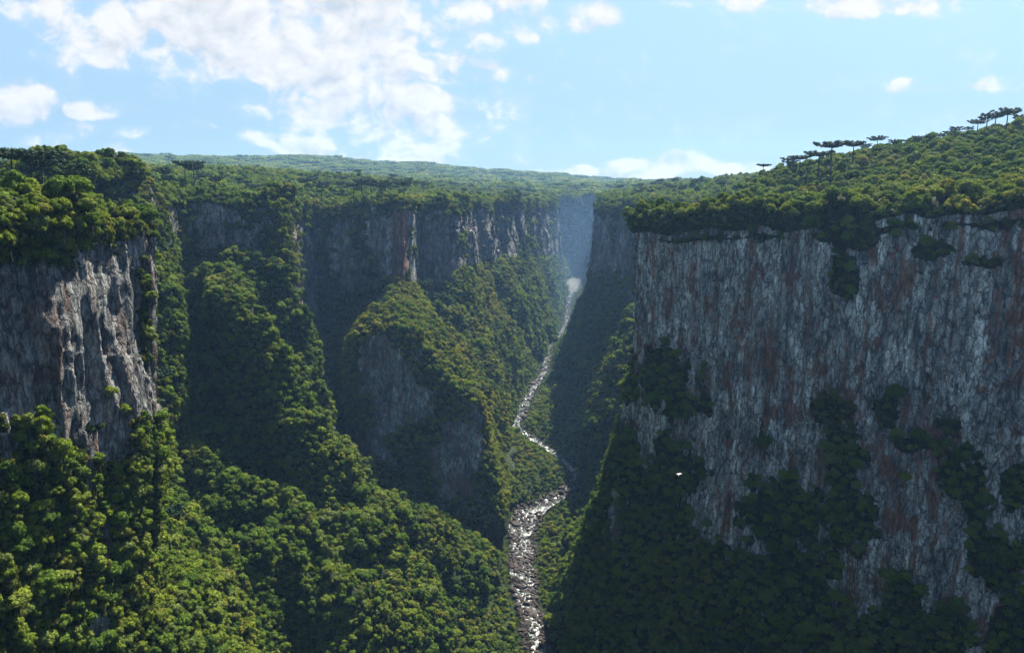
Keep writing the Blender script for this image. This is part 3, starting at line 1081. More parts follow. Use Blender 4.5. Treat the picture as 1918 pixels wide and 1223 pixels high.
# forest trees on the slopes
wt = (veg_q > .45) * (1 - steep * .93) * vis_q * (lev_q < 4.95)
P1, N1, Lq1, S1 = sample(wt, 240000)
d1 = np.linalg.norm(P1, axis=1)
sc1 = np.exp(rng.normal(-.22, .36, len(P1)))
sc1 = np.clip(sc1, .34, 1.5) * np.where(S1 == 'near', .84, 1.0) * (1 + np.clip((d1 - 1200) / 4000, 0, .3))
rr1 = np.where(S1 == 'near', 4.1, 4.8) * sc1
keep = thin(P1, rr1)
P1, N1, S1, sc1, Lq1 = P1[keep], N1[keep], S1[keep], sc1[keep], Lq1[keep]
print("slope trees", len(P1))
# canyon floor banks and plateau
nf = 60000
ff = np.stack([rng.uniform(-110, 260, nf), rng.uniform(450, 2250, nf)], 1)
rx_, rz_, rw_ = river(ff[:, 1])
dr = np.abs(ff[:, 0] - rx_)
ok = (dr > rw_ * .36 + 1.2 + 2.5 * fbm(ff[:, 0] / 12, ff[:, 1] / 12, ff[:, 0] * 0, 2, 66)) & (dr < 95)
ff = ff[ok]; rx_, rz_, rw_ = river(ff[:, 1]); dr = np.abs(ff[:, 0] - rx_)
fz = rz_ - 1.6 + np.clip((dr - rw_ * .5) * .33, 0, 9)
Pf = np.concatenate([ff, fz[:, None]], 1)
scf = np.clip(np.exp(rng.normal(-.35, .28, len(Pf))), .35, 1.2) * np.clip((dr - rw_ * .5) / 14 + .35, .35, 1)
keep = thin(Pf, 5.0 * scf)
Pf, scf = Pf[keep], scf[keep]
# plateau near the rims
npz = 330000
pp = np.stack([rng.uniform(-1300, 1500, npz), rng.uniform(150, 2600, npz)], 1)
rimfull = G2[:, ROWS[0], :2][::10]
mind = np.full(npz, 1e9)
for a in range(len(rimfull)):
    mind = np.minimum(mind, np.hypot(pp[:, 0] - rimfull[a, 0], pp[:, 1] - rimfull[a, 1]))
inn = inside(pp[:, 0], pp[:, 1], np.concatenate([rimfull, [[430, -3500], [-260, -3500]]]))
ok = (~inn) & (mind > 10) & (rng.random(npz) < np.clip(1.3 - mind / 900, .3, 1))
pp = pp[ok]
ppz = plateau(pp[:, 0], pp[:, 1])
Pp = np.concatenate([pp, ppz[:, None]], 1)
Pp = Pp[in_view(Pp, .12)]
scp = np.clip(np.exp(rng.normal(-.16, .32, len(Pp))), .42, 1.4) * (1 + np.clip((np.linalg.norm(Pp, axis=1) - 900) / 2500, 0, .5))
keep = thin(Pp, 5.3 * scp)
Pp, scp = Pp[keep], scp[keep]
print("floor", len(Pf), "plateau", len(Pp))
# far plateau and hills as coarse canopy
nh = 42000
ph = np.stack([rng.uniform(-4200, 2600, nh), rng.uniform(1300, 6000, nh)], 1)
ok = ~inside(ph[:, 0], ph[:, 1], poly) & ((ph[:, 1] > 2500) | (np.abs(ph[:, 0]) > 900))
ph = ph[ok]
Ph = np.concatenate([ph, (plateau(ph[:, 0], ph[:, 1]) - 1)[:, None]], 1)
Ph = Ph[in_view(Ph, .1)]
sch = np.exp(rng.normal(.1, .3, len(Ph))).clip(.6, 2.0) * (1 + np.clip((np.linalg.norm(Ph, axis=1) - 2000) / 6000, 0, .6))
keep = thin(Ph, 15 * sch)
Ph, sch = Ph[keep], sch[keep]
print("far canopy", len(Ph))
# shrubs on the rock
wt = np.clip(veg_q - .35, 0, 1) * (.15 + steep) * vis_q * (lev_q > 1.0) * (lev_q < 4.5) / np.maximum(dq, 300) ** .6
P3, N3, L3, S3 = sample(wt, 110000)
d3 = np.linalg.norm(P3, axis=1)
s3 = np.clip(np.exp(rng.normal(-.15, .4, len(P3))), .4, 1.7) * (1 + np.clip((d3 - 500) / 1200, 0, 1.0))
keep = thin(P3, 1.75 * s3)
P3, N3, s3 = P3[keep], N3[keep], s3[keep]
P3 = P3 + N3 * .3
print("shrubs", len(P3))

# all full trees together
TP = np.concatenate([P1 + np.array([0, 0, -1.2]) + N1 * np.array([1.6, 1.6, 0]) * np.minimum(1, sc1)[:, None], Pf, Pp])
TS = np.concatenate([sc1, scf, scp])
TZ = np.concatenate([np.full(len(P1), 0), np.full(len(Pf), 1), np.full(len(Pp), 2)])
TSEC = np.concatenate([S1, np.full(len(Pf), 'floor'), np.full(len(Pp), 'top')])
dT = np.linalg.norm(TP, axis=1)
TS = TS * 1.0
TROT = rng.uniform(0, 6.283, len(TP))
TTILT = rng.normal(0, .10, (len(TP), 2))
TVAR = rng.integers(0, 7, len(TP))
TSQ = rng.uniform(.8, 1.2, len(TP))

# which trees show largest: a painter's count over the picture, terrain included
bvh_faces = grid_faces(len(tq), NR)
step = 1
bvh = BVHTree.FromPolygons(G2.reshape(-1, 3).tolist(), bvh_faces.tolist())


def project(P):
    f = P[:, 1] * math.cos(PITCH) - P[:, 2] * math.sin(PITCH)
    w = P[:, 1] * math.sin(PITCH) + P[:, 2] * math.cos(PITCH)
    return 959 + HF * P[:, 0] / f, 611.5 - HF * w / f, f


cu, cv, cf = project(TP + np.array([0, 0, 5.0]) * TS[:, None])
onscr = (cu > 0) & (cu < 1918) & (cv > 0) & (cv < 1223) & (cf > 0)
order = np.argsort(-cf)
buf = np.full((612, 960), -1, np.int32)
for i in order:
    if not onscr[i]:
        continue
    r_ = 3.6 * TS[i] * HF / cf[i] / 2
    x0, x1 = int((cu[i] / 2 - r_)), int((cu[i] / 2 + r_)) + 1
    y0, y1 = int((cv[i] / 2 - r_ * .85)), int((cv[i] / 2 + r_ * .85)) + 1
    buf[max(y0, 0):max(y1, 0), max(x0, 0):max(x1, 0)] = i
cnt = np.bincount(buf[buf >= 0], minlength=len(TP)).astype(float)
cand = np.argsort(-cnt)[:1500]
picked = []
for i in cand:
    p = Vector(TP[i] + np.array([0, 0, 6.5]) * TS[i])
    d = p.length
    hit = bvh.ray_cast(Vector((0, 0, 0)), p.normalized(), d - 3)
    if hit[0] is None:
        picked.append(i)
    if len(picked) >= 300:
        break
picked = np.array(picked)
rest = np.ones(len(TP), bool); rest[picked] = False


# one geometry-node tree that sets the given meshes on points
def scatter_object(name, pts, rot, scale, idx, meshes, label, cat):
    coll = bpy.data.collections.new(name + '_kinds')
    for k_, me in enumerate(meshes):
        o = bpy.data.objects.new('%s_kind_%02d' % (name, k_), me)
        coll.objects.link(o)
    me = bpy.data.meshes.new(name)
    me.vertices.add(len(pts))
    me.vertices.foreach_set('co', np.asarray(pts, np.float32).ravel())
    a = me.attributes.new('rot', 'FLOAT_VECTOR', 'POINT'); a.data.foreach_set('vector', np.asarray(rot, np.float32).ravel())
    a = me.attributes.new('scl', 'FLOAT_VECTOR', 'POINT'); a.data.foreach_set('vector', np.asarray(scale, np.float32).ravel())
    a = me.attributes.new('idx', 'INT', 'POINT'); a.data.foreach_set('value', np.asarray(idx, np.int32).ravel())
    ob = bpy.data.objects.new(name, me)
    COL.objects.link(ob)
    g = bpy.data.node_groups.new(name + '_nodes', 'GeometryNodeTree')
    g.interface.new_socket('Geometry', in_out='INPUT', socket_type='NodeSocketGeometry')
    g.interface.new_socket('Geometry', in_out='OUTPUT', socket_type='NodeSocketGeometry')
    gi, go = g.nodes.new('NodeGroupInput'), g.nodes.new('NodeGroupOutput')
    m2p = g.nodes.new('GeometryNodeMeshToPoints')
    iop = g.nodes.new('GeometryNodeInstanceOnPoints')
    ci = g.nodes.new('GeometryNodeCollectionInfo')
    ci.inputs['Collection'].default_value = coll
    ci.inputs['Separate Children'].default_value = True
    ci.inputs['Reset Children'].default_value = True
    iop.inputs['Pick Instance'].default_value = True
    def na(nm, dt):
        n = g.nodes.new('GeometryNodeInputNamedAttribute'); n.data_type = dt; n.inputs['Name'].default_value = nm
        return n.outputs['Attribute']
    g.links.new(gi.outputs[0], m2p.inputs['Mesh'])
    g.links.new(m2p.outputs[0], iop.inputs['Points'])
    g.links.new(ci.outputs[0], iop.inputs['Instance'])
    g.links.new(na('idx', 'INT'), iop.inputs['Instance Index'])
    e2r = g.nodes.new('FunctionNodeEulerToRotation')
    g.links.new(na('rot', 'FLOAT_VECTOR'), e2r.inputs[0])
    g.links.new(e2r.outputs[0], iop.inputs['Rotation'])
    g.links.new(na('scl', 'FLOAT_VECTOR'), iop.inputs['Scale'])
    g.links.new(iop.outputs[0], go.inputs[0])
    md = ob.modifiers.new('scatter', 'NODES'); md.node_group = g
    return tag(ob, label, cat, kind='stuff')


ri = np.where(rest)[0]
far_i = dT[ri] > 1000
vi = np.where(far_i, 7 + TVAR[ri] % 4, TVAR[ri])
gu, gv, _gf = project(TP[ri])
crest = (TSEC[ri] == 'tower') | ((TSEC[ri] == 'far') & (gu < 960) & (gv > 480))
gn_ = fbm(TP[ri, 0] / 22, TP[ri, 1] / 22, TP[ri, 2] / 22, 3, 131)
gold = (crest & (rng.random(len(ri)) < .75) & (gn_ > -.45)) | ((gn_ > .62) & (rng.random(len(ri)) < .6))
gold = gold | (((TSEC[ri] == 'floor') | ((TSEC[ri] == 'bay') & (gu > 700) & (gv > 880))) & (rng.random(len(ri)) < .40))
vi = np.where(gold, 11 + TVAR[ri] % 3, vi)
scatter_object('forest', TP[ri], np.stack([TTILT[ri, 0], TTILT[ri, 1], TROT[ri]], 1),
               np.stack([TS[ri], TS[ri], TS[ri] * TSQ[ri]], 1), vi, [v[0] for v in VAR] + LOWV + GOLD,
               'dense green broadleaf forest covering the canyon slopes, floor and plateau', 'forest')
scatter_object('distant_forest', Ph, np.stack([Ph[:, 0] * 0, Ph[:, 0] * 0, rng.uniform(0, 6.28, len(Ph))], 1),
               np.repeat(sch[:, None], 3, 1) * np.array([1, 1, .9]), rng.integers(0, 3, len(Ph)), PATCH,
               'far hazy blue green forest over the plateau and low hills on the horizon', 'forest')
rotz = rng.uniform(0, 6.28, len(P3))
scatter_object('ledge_shrubs', P3, np.stack([P3[:, 0] * 0, P3[:, 0] * 0, rotz], 1), np.stack([s3, s3, s3 * rng.uniform(.8, 1.6, len(s3))], 1),
               rng.integers(0, 4, len(P3)), SHR, 'shrubs, grass tufts and creepers clinging to the rock faces and ledges', 'shrubs')

# single trees
def spot(p):
    u, v, f = project(np.array([p], float))
    a = ['at the left edge', 'far left', 'well left', 'left', 'left of centre', 'centre left', 'centre', 'centre right', 'right of centre', 'right', 'well right', 'far right', 'at the right edge']
    return a[int(min(max(float(u[0]) / 1918 * 13, 0), 12))]


NUM = 'first second third fourth fifth sixth seventh eighth ninth tenth eleventh twelfth thirteenth fourteenth fifteenth sixteenth seventeenth eighteenth nineteenth'.split()
TENS = {2: 'twenty', 3: 'thirty', 4: 'forty', 5: 'fifty', 6: 'sixty', 7: 'seventy', 8: 'eighty', 9: 'ninety'}


def ordinal(n):
    if n > 100:
        return 'hundred ' + ordinal(n - 100)
    if n == 100:
        return 'hundredth'
    if n < 20:
        return NUM[n - 1]
    return (TENS[n // 10] + ' ' + NUM[n % 10 - 1]) if n % 10 else TENS[n // 10].replace('ty', 'tieth')


def single_out():
    """things whose labels are still alike are told apart by their order from the left or from the top"""
    by = {}
    for o in COL.objects:
        if o.parent is None and o.get('label') and o.get('group'):
            by.setdefault(o['label'], []).append(o)
    for lab, lst in by.items():
        if len(lst) < 2:
            continue
        uv = {o.name: project(np.array([tuple(o.location)], float)) for o in lst}
        if 'boulder' in lab:
            lst.sort(key=lambda o: -float(uv[o.name][1][0])); w = 'from the bottom'
        else:
            lst.sort(key=lambda o: float(uv[o.name][0][0])); w = 'from the left'
        for n, o in enumerate(lst):
            o['label'] = '%s, %s %s' % (lab, ordinal(n + 1), w)


def tree_words(i):
    """place words read from where the tree shows in the picture"""
    u, v, f = project(TP[i:i + 1] + np.array([0, 0, 5.0]))
    u, v, sec = float(u[0]), float(v[0]), TSEC[i]
    size = 'large' if TS[i] > 1.15 else ('small' if TS[i] < .7 else ('tall' if TSQ[i] > 1.06 else 'broad'))
    if sec == 'wall' or (sec == 'top' and u > 1150):
        if v < 330: w = 'on the hilltop behind the right cliff'
        elif u < 1350: w = 'on the left rim of the right cliff'
        elif u < 1600: w = 'on the middle rim of the right cliff'
        else: w = 'on the right rim of the right cliff'
        if sec == 'wall' and v > 520: w = 'at the shaded foot of the right cliff'
        g = 'trees above the right cliff'
    elif sec == 'near' or (sec == 'top' and u < 300):
        if v < 330: w = 'on the skyline above the left cliff'
        elif v < 470: w = 'hanging over the left rock face'
        elif v < 800: w = 'beside the bare rock face at far left'
        elif v < 1010: w = 'just below the rock face at far left'
        else: w = 'at bottom left near the pale outcrop'
        g = 'trees on the near left cliff'
    elif sec == 'bay':
        if v < 600: w = 'in the left bay below dark cliffs'
        elif v < 850: w = 'halfway down the long left slope'
        elif v < 1050: w = 'low on the slope by the dark gully' if u < 480 else 'low on the slope facing the river'
        else: w = 'at the bottom edge left of centre' if u < 620 else 'at the bottom edge near the river'
        g = 'trees on the left slope'
    elif sec == 'floor':
        w, g = ('on the left river bank', 'trees on the river banks') if TP[i, 0] < river(TP[i, 1])[0] else ('on the right river bank', 'trees on the river banks')
    else:
        w, g = {'cleft': ('in the dark ravine behind the left slope', 'trees in the ravine'), 'tower': ('on the central rock buttress', 'trees on the buttress'),
                'far': ('below the far left cliffs', 'trees under the far left cliffs'), 'end': ('near the far waterfall', 'trees at the canyon end'),
                'gate': ('on the spur left of the right cliff', 'trees on the right spur'), 'top': ('on the plateau above the bay cliffs', 'trees on the left plateau')}[sec]
    return size + ' green tree ' + w, g


for i in picked:
    cm, tm = VAR[TVAR[i]]
    e = bpy.data.objects.new('canopy_tree', None)
    COL.objects.link(e)
    e.location = TP[i]
    e.rotation_euler = (TTILT[i, 0], TTILT[i, 1], TROT[i])
    e.scale = (TS[i], TS[i], TS[i] * TSQ[i])
    for nm, me in (('crown', cm), ('trunk', tm)):
        o = bpy.data.objects.new(nm, me)
        COL.objects.link(o)
        o.parent = e
    lab_, g_ = tree_words(i)
    tag(e, lab_, 'tree', g_)


# ------------------------------------------------------------------ araucaria pines
def araucaria(r, style):
    H = 20.0
    tv, tf = tube([(0, 0, -3), (.1, 0, 6), (.15, .1, 13), (0, 0, H - 1)], [.42, .36, .30, .2], 8)
    Tv, Tf, off = [tv], [tf], len(tv)
    lumps = []
    tiers = {'table': [(H, 7.0, 12), (H - .3, 3.6, 6)], 'double': [(H, 6.2, 10), (H - 2.9, 6.0, 8)], 'bowl': [(H - 1.0, 7.2, 11), (H + .4, 4.4, 7)],
             'ragged': [(H, 5.2, 6), (H - 2.4, 6.4, 7)]}[style]
    for (z0, L, n) in tiers:
        for i in range(n):
            a = i * 6.283 / n + r.uniform(-.25, .25)
            l_ = L * r.uniform(.75, 1.1)
            c_, s_ = math.cos(a), math.sin(a)
            lift = 2.4 if style != 'bowl' else 3.2
            pts = [(0, 0, z0 - 2.3), (c_ * l_ * .35, s_ * l_ * .35, z0 - 2.4), (c_ * l_ * .75, s_ * l_ * .75, z0 - 1.4), (c_ * l_, s_ * l_, z0 - 2.3 + lift)]
            v, f = tube(pts, [.14, .11, .09, .05], 5)
            Tv.append(v); Tf.append(f + off); off += len(v)
            for q_ in ((1.0, .8, .55) if style != 'ragged' else (1.0, .8)):
                zz = z0 - 2.3 + lift * (q_ ** 2) + r.uniform(-.15, .25)
                lumps.append((np.array([c_ * l_ * q_ + r.uniform(-.35, .35), s_ * l_ * q_ + r.uniform(-.35, .35), zz]), r.uniform(.7, 1.25), .9))
        lumps.append((np.array([0, 0, z0 - .9]), 1.3, .6))
        for _ in range(6):
            a = r.uniform(0, 6.28); q_ = r.uniform(.2, .55) * L
            lumps.append((np.array([math.cos(a) * q_, math.sin(a) * q_, z0 - .9 + r.uniform(-.2, .4)]), r.uniform(.7, 1.0), .55))
    V, F = crown(r, lumps, 1500, .55, core_s=.72)
    return (add_mesh('needle_crown', V, F, [M_PINE], link=False),
            add_mesh('trunk', np.concatenate(Tv), np.concatenate(Tf), [M_BARK], link=False))


AR = [araucaria(pr, s) for s in ('table', 'double', 'bowl', 'ragged', 'table')]
surf = None


def ground_z(x_, y_):
    h = bvh.ray_cast(Vector((x_, y_, 400)), Vector((0, 0, -1)))
    zp = float(plateau(np.array([x_]), np.array([y_]))[0])
    if h[0] is not None:
        return max(h[0].z, zp) if h[0].z > -60 else h[0].z
    return zp


def put_araucaria(x_, y_, var, s, label, group, zz=None):
    e = bpy.data.objects.new('araucaria_pine', None)
    COL.objects.link(e)
    zz = ground_z(x_, y_) if zz is None else zz
    e.location = (x_, y_, zz)
    e.rotation_euler = (random.uniform(-.03, .03), random.uniform(-.03, .03), random.uniform(0, 6.28))
    k3 = 1.25 if 'right skyline' in group else 1.0
    e.scale = (s * k3 * random.uniform(1.0, 1.3), s * k3 * random.uniform(1.0, 1.3), s)
    for nm, me in (('crown', AR[var][0]), ('trunk', AR[var][1])):
        o = bpy.data.objects.new(nm, me)
        COL.objects.link(o)
        o.parent = e
    tag(e, label, 'tree', group)
    return e


LATER = []


def at_top(u, v, Y, var, label, group, H=None):
    """place a pine whose crown top shows at photo pixel (u, v) and that stands Y metres ahead"""
    a, b, c_ = pix(u, v)
    x_ = a / b * Y
    zt = c_ / b * Y
    gz_ = ground_z(x_, Y)
    s = (zt - gz_) / 20.6
    s = min(max(s, .55), 1.45)
    put_araucaria(x_, Y, var, s, label, group, zz=zt - 20.6 * s if abs(zt - gz_ - 20.6 * s) < 12 else gz_)


GR = 'araucaria pines on the right skyline'
GL = 'araucaria pines above the near left cliff'
GM = 'araucaria pines above the central cliffs'
for (u, v, Y, var, lab, g) in [
    (1888, 206, 720, 2, 'tall dark araucaria pine with a broad arched crown, rightmost on the right skyline', GR),
    (1850, 213, 725, 3, 'dark araucaria pine leaning its ragged crown left of the rightmost skyline pine', GR),
    (1790, 238, 760, 1, 'low dense araucaria pine between the paired skyline pines and the ragged middle group', GR),
    (1718, 255, 770, 3, 'ragged dark araucaria pine at the middle of the right skyline', GR),
    (1645, 257, 740, 2, 'round topped araucaria pine just right of the flat topped skyline trio', GR),
    (1675, 262, 760, 1, 'bushy araucaria pine between the round topped one and the ragged one on the right skyline', GR),
    (1600, 266, 700, 4, 'flat topped araucaria pine, right one of the skyline trio', GR),
    (1560, 266, 660, 0, 'flat topped araucaria pine with a long bare trunk, middle of the skyline trio', GR),
    (1535, 284, 700, 4, 'small flat topped araucaria pine, left one of the skyline trio', GR),
    (1480, 296, 760, 1, 'dark araucaria pine low on the skyline left of the trio', GR),
    (1330, 325, 900, 1, 'dark araucaria pine at the low left end of the right skyline', GR),
    (140, 283, 430, 2, 'araucaria pine with clumped round crown highest on the left skyline', GL),
    (128, 284, 450, 3, 'ragged araucaria pine partly behind the round crowned one on the left skyline', GL),
    (52, 282, 400, 0, 'araucaria pine with a wide crown near the left end of the skyline', GL),
    (75, 285, 420, 1, 'araucaria pine with a two tiered crown beside the wide crowned one at far left', GL),
    (18, 281, 380, 4, 'araucaria pine with a flat crown at the left edge of the picture', GL),
    (220, 296, 410, 4, 'araucaria pine with a very long bare trunk above the left cliff corner', GL),
    (190, 299, 470, 1, 'short araucaria pine left of the long bare trunk', GL),
    (131, 308, 360, 3, 'thin araucaria pine standing lower on the slope below the left skyline', GL),
    (258, 302, 520, 0, 'araucaria pine right of the long bare trunk on the left plateau', GL),
    (262, 334, 400, 3, 'small araucaria pine at the shadowed edge behind the left cliff corner', GL),
    (345, 302, 800, 0, 'araucaria pine on the plateau above the bay cliffs, left of a pair', GL),
    (362, 303, 840, 1, 'araucaria pine on the plateau above the bay cliffs, right of a pair', GL),
    (660, 313, 1010, 0, 'flat crowned araucaria pine, left one of the row above the buttress', GM),
    (676, 312, 1000, 4, 'flat crowned araucaria pine, second of the row above the buttress', GM),
    (694, 312, 1030, 0, 'flat crowned araucaria pine, third of the row above the buttress', GM),
    (714, 314, 1010, 1, 'two tiered araucaria pine, fourth of the row above the buttress', GM),
    (720, 313, 1060, 4, 'pale hazy araucaria pine behind the row above the buttress', GM),
    (755, 315, 1020, 2, 'broad araucaria pine directly above the red rock edge', GM),
    (792, 319, 1000, 1, 'dense araucaria pine right of the red rock edge', GM),
    (824, 321, 1010, 3, 'spiky araucaria pine with two stems right of the dense one above the buttress', GM),
    (573, 306, 1080, 4, 'lone flat araucaria pine breaking the skyline left of the buttress row', GM),
    (600, 316, 1060, 1, 'rounded araucaria pine between the lone flat one and the buttress row', GM)]:
    at_top(u, v, Y, var, lab, g)
for (u, v, Y, var) in [(1622, 270, 770, 1), (1660, 270, 790, 3), (1698, 262, 780, 0), (1738, 256, 770, 2), (1762, 250, 790, 1), (1778, 246, 760, 4), (1815, 238, 770, 3),
                       (1832, 226, 750, 2), (1866, 214, 735, 0), (1912, 216, 760, 1), (1500, 292, 730, 4), (1430, 308, 800, 0), (1400, 316, 850, 2)]:
    at_top(u, v, Y, var, 'dark araucaria pine in the merged row along the right skyline', 'araucaria pines merging along the right skyline')
# more pines scattered over the far plateaus
gar = np.random.default_rng(5)
spots = []
for (x0, x1, y0, y1, n, g, lab) in [(-560, -280, 560, 1000, 26, 'araucaria pines behind the left bay', 'dark araucaria pine behind the left bay'),
                                    (-320, -150, 990, 1500, 34, 'araucaria pines behind the buttress', 'hazy araucaria pine behind the central buttress'),
                                    (-200, 60, 1350, 2300, 44, 'araucaria pines above the far left cliffs', 'tiny araucaria pine above the far left cliffs'),
                                    (190, 330, 940, 1700, 22, 'araucaria pines above the far right cliff', 'small araucaria pine above the far right cliff'),
                                    (-400, -215, 330, 520, 8, 'araucaria pines in the forest behind the left cliff', 'dark araucaria pine behind the left cliff top')]:
    k_ = 0
    while k_ < n:
        x_, y_ = gar.uniform(x0, x1), gar.uniform(y0, y1)
        if inside(np.array([x_]), np.array([y_]), poly)[0]:
            continue
        if any((x_ - a) ** 2 + (y_ - b) ** 2 < 80 for a, b in spots):
            continue
        spots.append((x_, y_))
        put_araucaria(x_, y_, int(gar.integers(0, 5)), gar.uniform(.75, 1.05), lab, g)
        k_ += 1

# ------------------------------------------------------------------ boulders
def boulder_mesh(r):
    v = IV3.copy()
    for _ in range(11):
        n = r.normal(0, 1, 3); n /= np.linalg.norm(n)
        d = r.uniform(.55, .85)
        e = v @ n - d
        v = v - np.outer(np.maximum(e, 0), n) * .96
    v *= np.array([1.15, 1, .72]) * r.uniform(.85, 1.15, 3)
    v *= 1 + .05 * fbm(v[:, 0] * 3, v[:, 1] * 3, v[:, 2] * 3 + r.uniform(0, 99), 3, 3)[:, None]
    return add_mesh('boulder', v, IF3, [M_STONE], smooth=False, link=False)


BM = [boulder_mesh(pr) for _ in range(9)]
nb = 3600
by = rng.uniform(500, 2150, nb)
by = np.where(rng.random(nb) < .6, rng.uniform(540, 900, nb), by)
bx, bz, bw = river(by)
t = rng.normal(0, .30, nb); t = np.clip(t, -.6, .6)
side = np.where(rng.random(nb) < .45, np.sign(t) * rng.uniform(.30, .56, nb), t)
bs = np.exp(rng.normal(.0, .55, nb)) * 1.75
bs = np.where((by > 815) & (by < 880), bs * 1.35, bs)
bs = np.clip(bs, .7, 5.0)
bx = bx + fbm(by / 30, by * 0, by * 0, 2, 44) * bw * .12
bs = np.where(bw < 16, np.minimum(bs, 1.5), bs)
Pb = np.stack([bx + side * bw * np.where(by > 1000, .6, .76), by, bz + np.where(np.abs(side) > .45, .3, -.1) * 1.0], 1)
keep = thin(Pb, bs * 1.15)
Pb, bs, side = Pb[keep], bs[keep], side[keep]
# the large slabs at the bend
Pb = np.concatenate([Pb, [[58, 868, -352], [66, 872, -352], [74, 893, -350], [50, 862, -353], [33, 862, -355], [80, 880, -350], [38, 868, -354]]])
bs = np.concatenate([bs, [4.2, 3.6, 4.8, 3.2, 3.9, 3.4, 3.3]])
bu, bv, bf = project(Pb)
sz = bs / bf * ((bu > 0) & (bu < 1918) & (bv > 0) & (bv < 1223))
od = np.argsort(-sz)
sel = []
for i in od:
    if sz[i] <= 0:
        break
    p = Vector(Pb[i]) + Vector((0, 0, bs[i]))
    if bvh.ray_cast(Vector((0, 0, 0)), p.normalized(), p.length - 4)[0] is None:
        sel.append(i)
    if len(sel) >= 300:
        break
brest = np.ones(len(Pb), bool); brest[sel] = False
brot = rng.uniform(0, 6.28, (len(Pb), 3)) * np.array([.06, .06, 1])
bvar = rng.integers(0, 9, len(Pb))
for i in sel:
    o = bpy.data.objects.new('boulder', BM[bvar[i]])
    COL.objects.link(o)
    o.location = Pb[i]; o.rotation_euler = brot[i]; o.scale = (bs[i],) * 3
    big_ = 'large' if bs[i] > 2.6 else ('small' if bs[i] < 1.2 else 'brown')
    yv = Pb[i][1]
    if yv < 700: pl = 'in the lowest rapids'
    elif yv < 800: pl = 'in the rapids below the bend'
    elif yv < 900: pl = 'at the boulder choked bend'
    else: pl = 'in the narrow upper river'
    tag(o, '%s river boulder %s' % (big_, pl), 'boulder', 'boulders ' + pl)
bi = np.where(brest)[0]
scatter_object('river_stones', Pb[bi], brot[bi], np.repeat(bs[bi][:, None], 3, 1), bvar[bi], BM, 'many smaller brown and pinkish stones along the whole river bed', 'stones')


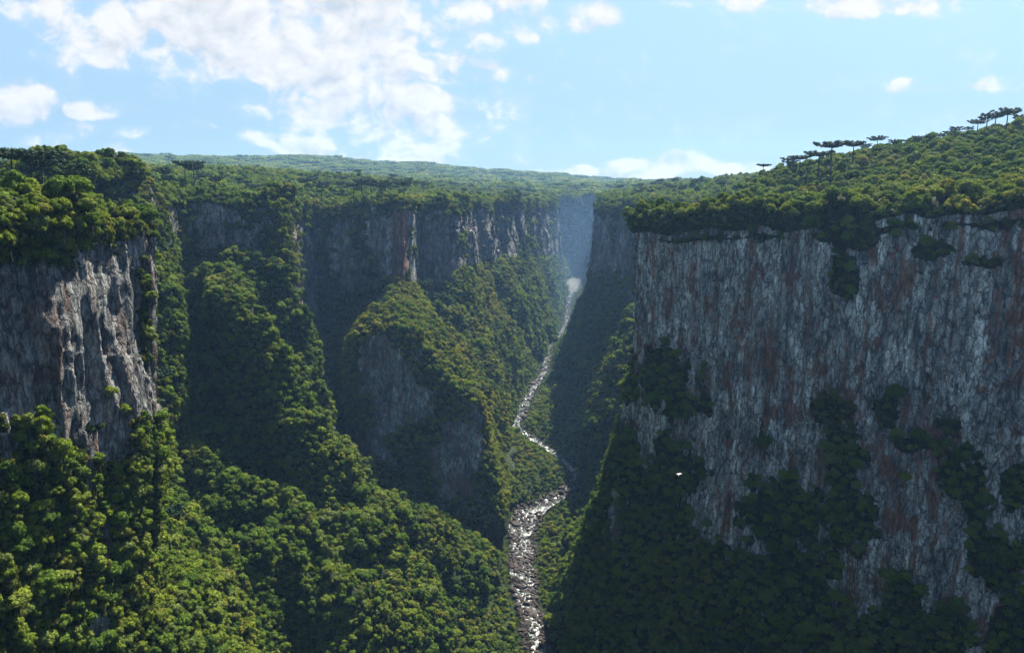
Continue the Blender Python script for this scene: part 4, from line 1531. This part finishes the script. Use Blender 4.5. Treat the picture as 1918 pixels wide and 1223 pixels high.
# ------------------------------------------------------------------ bird gliding before the shaded wall
def bird():
    a, b, c_ = pix(1272, 888)
    Y = 150.0
    root = bpy.data.objects.new('bird', None)
    COL.objects.link(root)
    root.location = (a / b * Y, Y, c_ / b * Y)
    root.rotation_euler = (R_(20), R_(-15), R_(-35))
    root.scale = (1.0,) * 3
    mw = plain_material('white_feathers', (.78, .72, .66), (.9, .86, .8), 8, .7, .01)
    mb = plain_material('buff_beak', (.5, .28, .08), (.6, .35, .1), 8, .5, .01)
    pts = [(0, -.34, .0), (0, -.22, .01), (0, -.05, .0), (0, .12, .01), (0, .24, .04), (0, .31, .05), (0, .36, .045)]
    V, F = tube(pts, [.015, .06, .09, .075, .045, .045, .012], 10)
    body = add_mesh('body', V, F, [mw], smooth=True, parent=root)
    for s in (-1, 1):
        top = [(.05, .12, .03), (.25, .17, .10), (.50, .10, .07), (.62, -.02, .03)]
        trl = [(.05, -.10, .02), (.25, -.07, .08), (.45, -.06, .06), (.60, -.06, .025)]
        vv, fc = [], []
        for p in top: vv.append((p[0] * s, p[1], p[2]))
        for p in trl: vv.append((p[0] * s, p[1], p[2]))
        vv += [(p[0], p[1], p[2] - .018) for p in vv]
        for j in range(3):
            fc.append((j, j + 1, j + 5, j + 4)); fc.append((j + 8, j + 12, j + 13, j + 9))
            fc.append((j, j + 8, j + 9, j + 1)); fc.append((j + 4, j + 5, j + 13, j + 12))
        fc.append((3, 11, 15, 7)); fc.append((0, 4, 12, 8))
        add_mesh('wing', vv, fc, [mw], smooth=False, parent=root)
    vv = [(-.03, -.3, .012), (.03, -.3, .012), (.09, -.5, .0), (-.09, -.5, .0)]
    vv += [(p[0], p[1], p[2] - .015) for p in vv]
    add_mesh('tail', vv, [(0, 1, 2, 3), (4, 7, 6, 5), (0, 4, 5, 1), (1, 5, 6, 2), (2, 6, 7, 3), (3, 7, 4, 0)], [mw], parent=root)
    V, F = tube([(0, .35, .045), (0, .40, .04), (0, .43, .03)], [.013, .009, .002], 6)
    add_mesh('beak', V, F, [mb], parent=root)
    tag(root, 'white bird gliding in the sun in front of the shaded right cliff', 'bird')


bird()


# ------------------------------------------------------------------ spray at the waterfall and the air itself
def volume_mat(name, density, color, aniso):
    m, T = new_mat(name)
    v = T.n('ShaderNodeVolumePrincipled')
    v.inputs['Density'].default_value = density
    v.inputs['Color'].default_value = (*color, 1)
    v.inputs['Anisotropy'].default_value = aniso
    o = T.n('ShaderNodeOutputMaterial')
    T.l(v.outputs[0], o.inputs['Volume'])
    return m


def spray():
    Vs, Fs, off = [], [], 0
    v = IV3.copy()
    v *= 1 + .22 * fbm(v[:, 0] * 1.6, v[:, 1] * 1.6, v[:, 2] * 1.6, 3, 8)[:, None]
    v = v * np.array([26, 22, 24]) + np.array([168, 2150, -276])
    o = add_mesh('waterfall_spray', v, IF3, [volume_mat('spray', .007, (1, 1, 1), .2)], smooth=True)
    tag(o, 'white spray rising from the waterfall at the far end of the canyon', 'spray', kind='stuff')


spray()


def mist():
    v = IV3.copy() * np.array([330, 900, 190]) + np.array([170, 2350, -215])
    o = add_mesh('mist', v, IF3, [volume_mat('gorge_mist', .00012, (.32, .58, 1.0), .3)], smooth=True)
    tag(o, 'blue damp air hanging in the far end of the gorge', 'mist', kind='stuff')


mist()
HAZE = 0.000043
hz = [(-6600, -3100, -420), (6600, -3100, -420), (6600, 7100, -420), (-6600, 7100, -420)]
ztop = 330
hv = hz + [(a, b, ztop) for a, b, _ in hz]
ho = add_mesh('haze', hv, [(0, 3, 2, 1), (4, 5, 6, 7), (0, 1, 5, 4), (1, 2, 6, 5), (2, 3, 7, 6), (3, 0, 4, 7)], [volume_mat('haze', HAZE, (.30, .56, 1.0), .35)])
tag(ho, 'pale blue haze filling the canyon air', 'haze', kind='stuff')
single_out()
print("objects", len(bpy.data.objects))
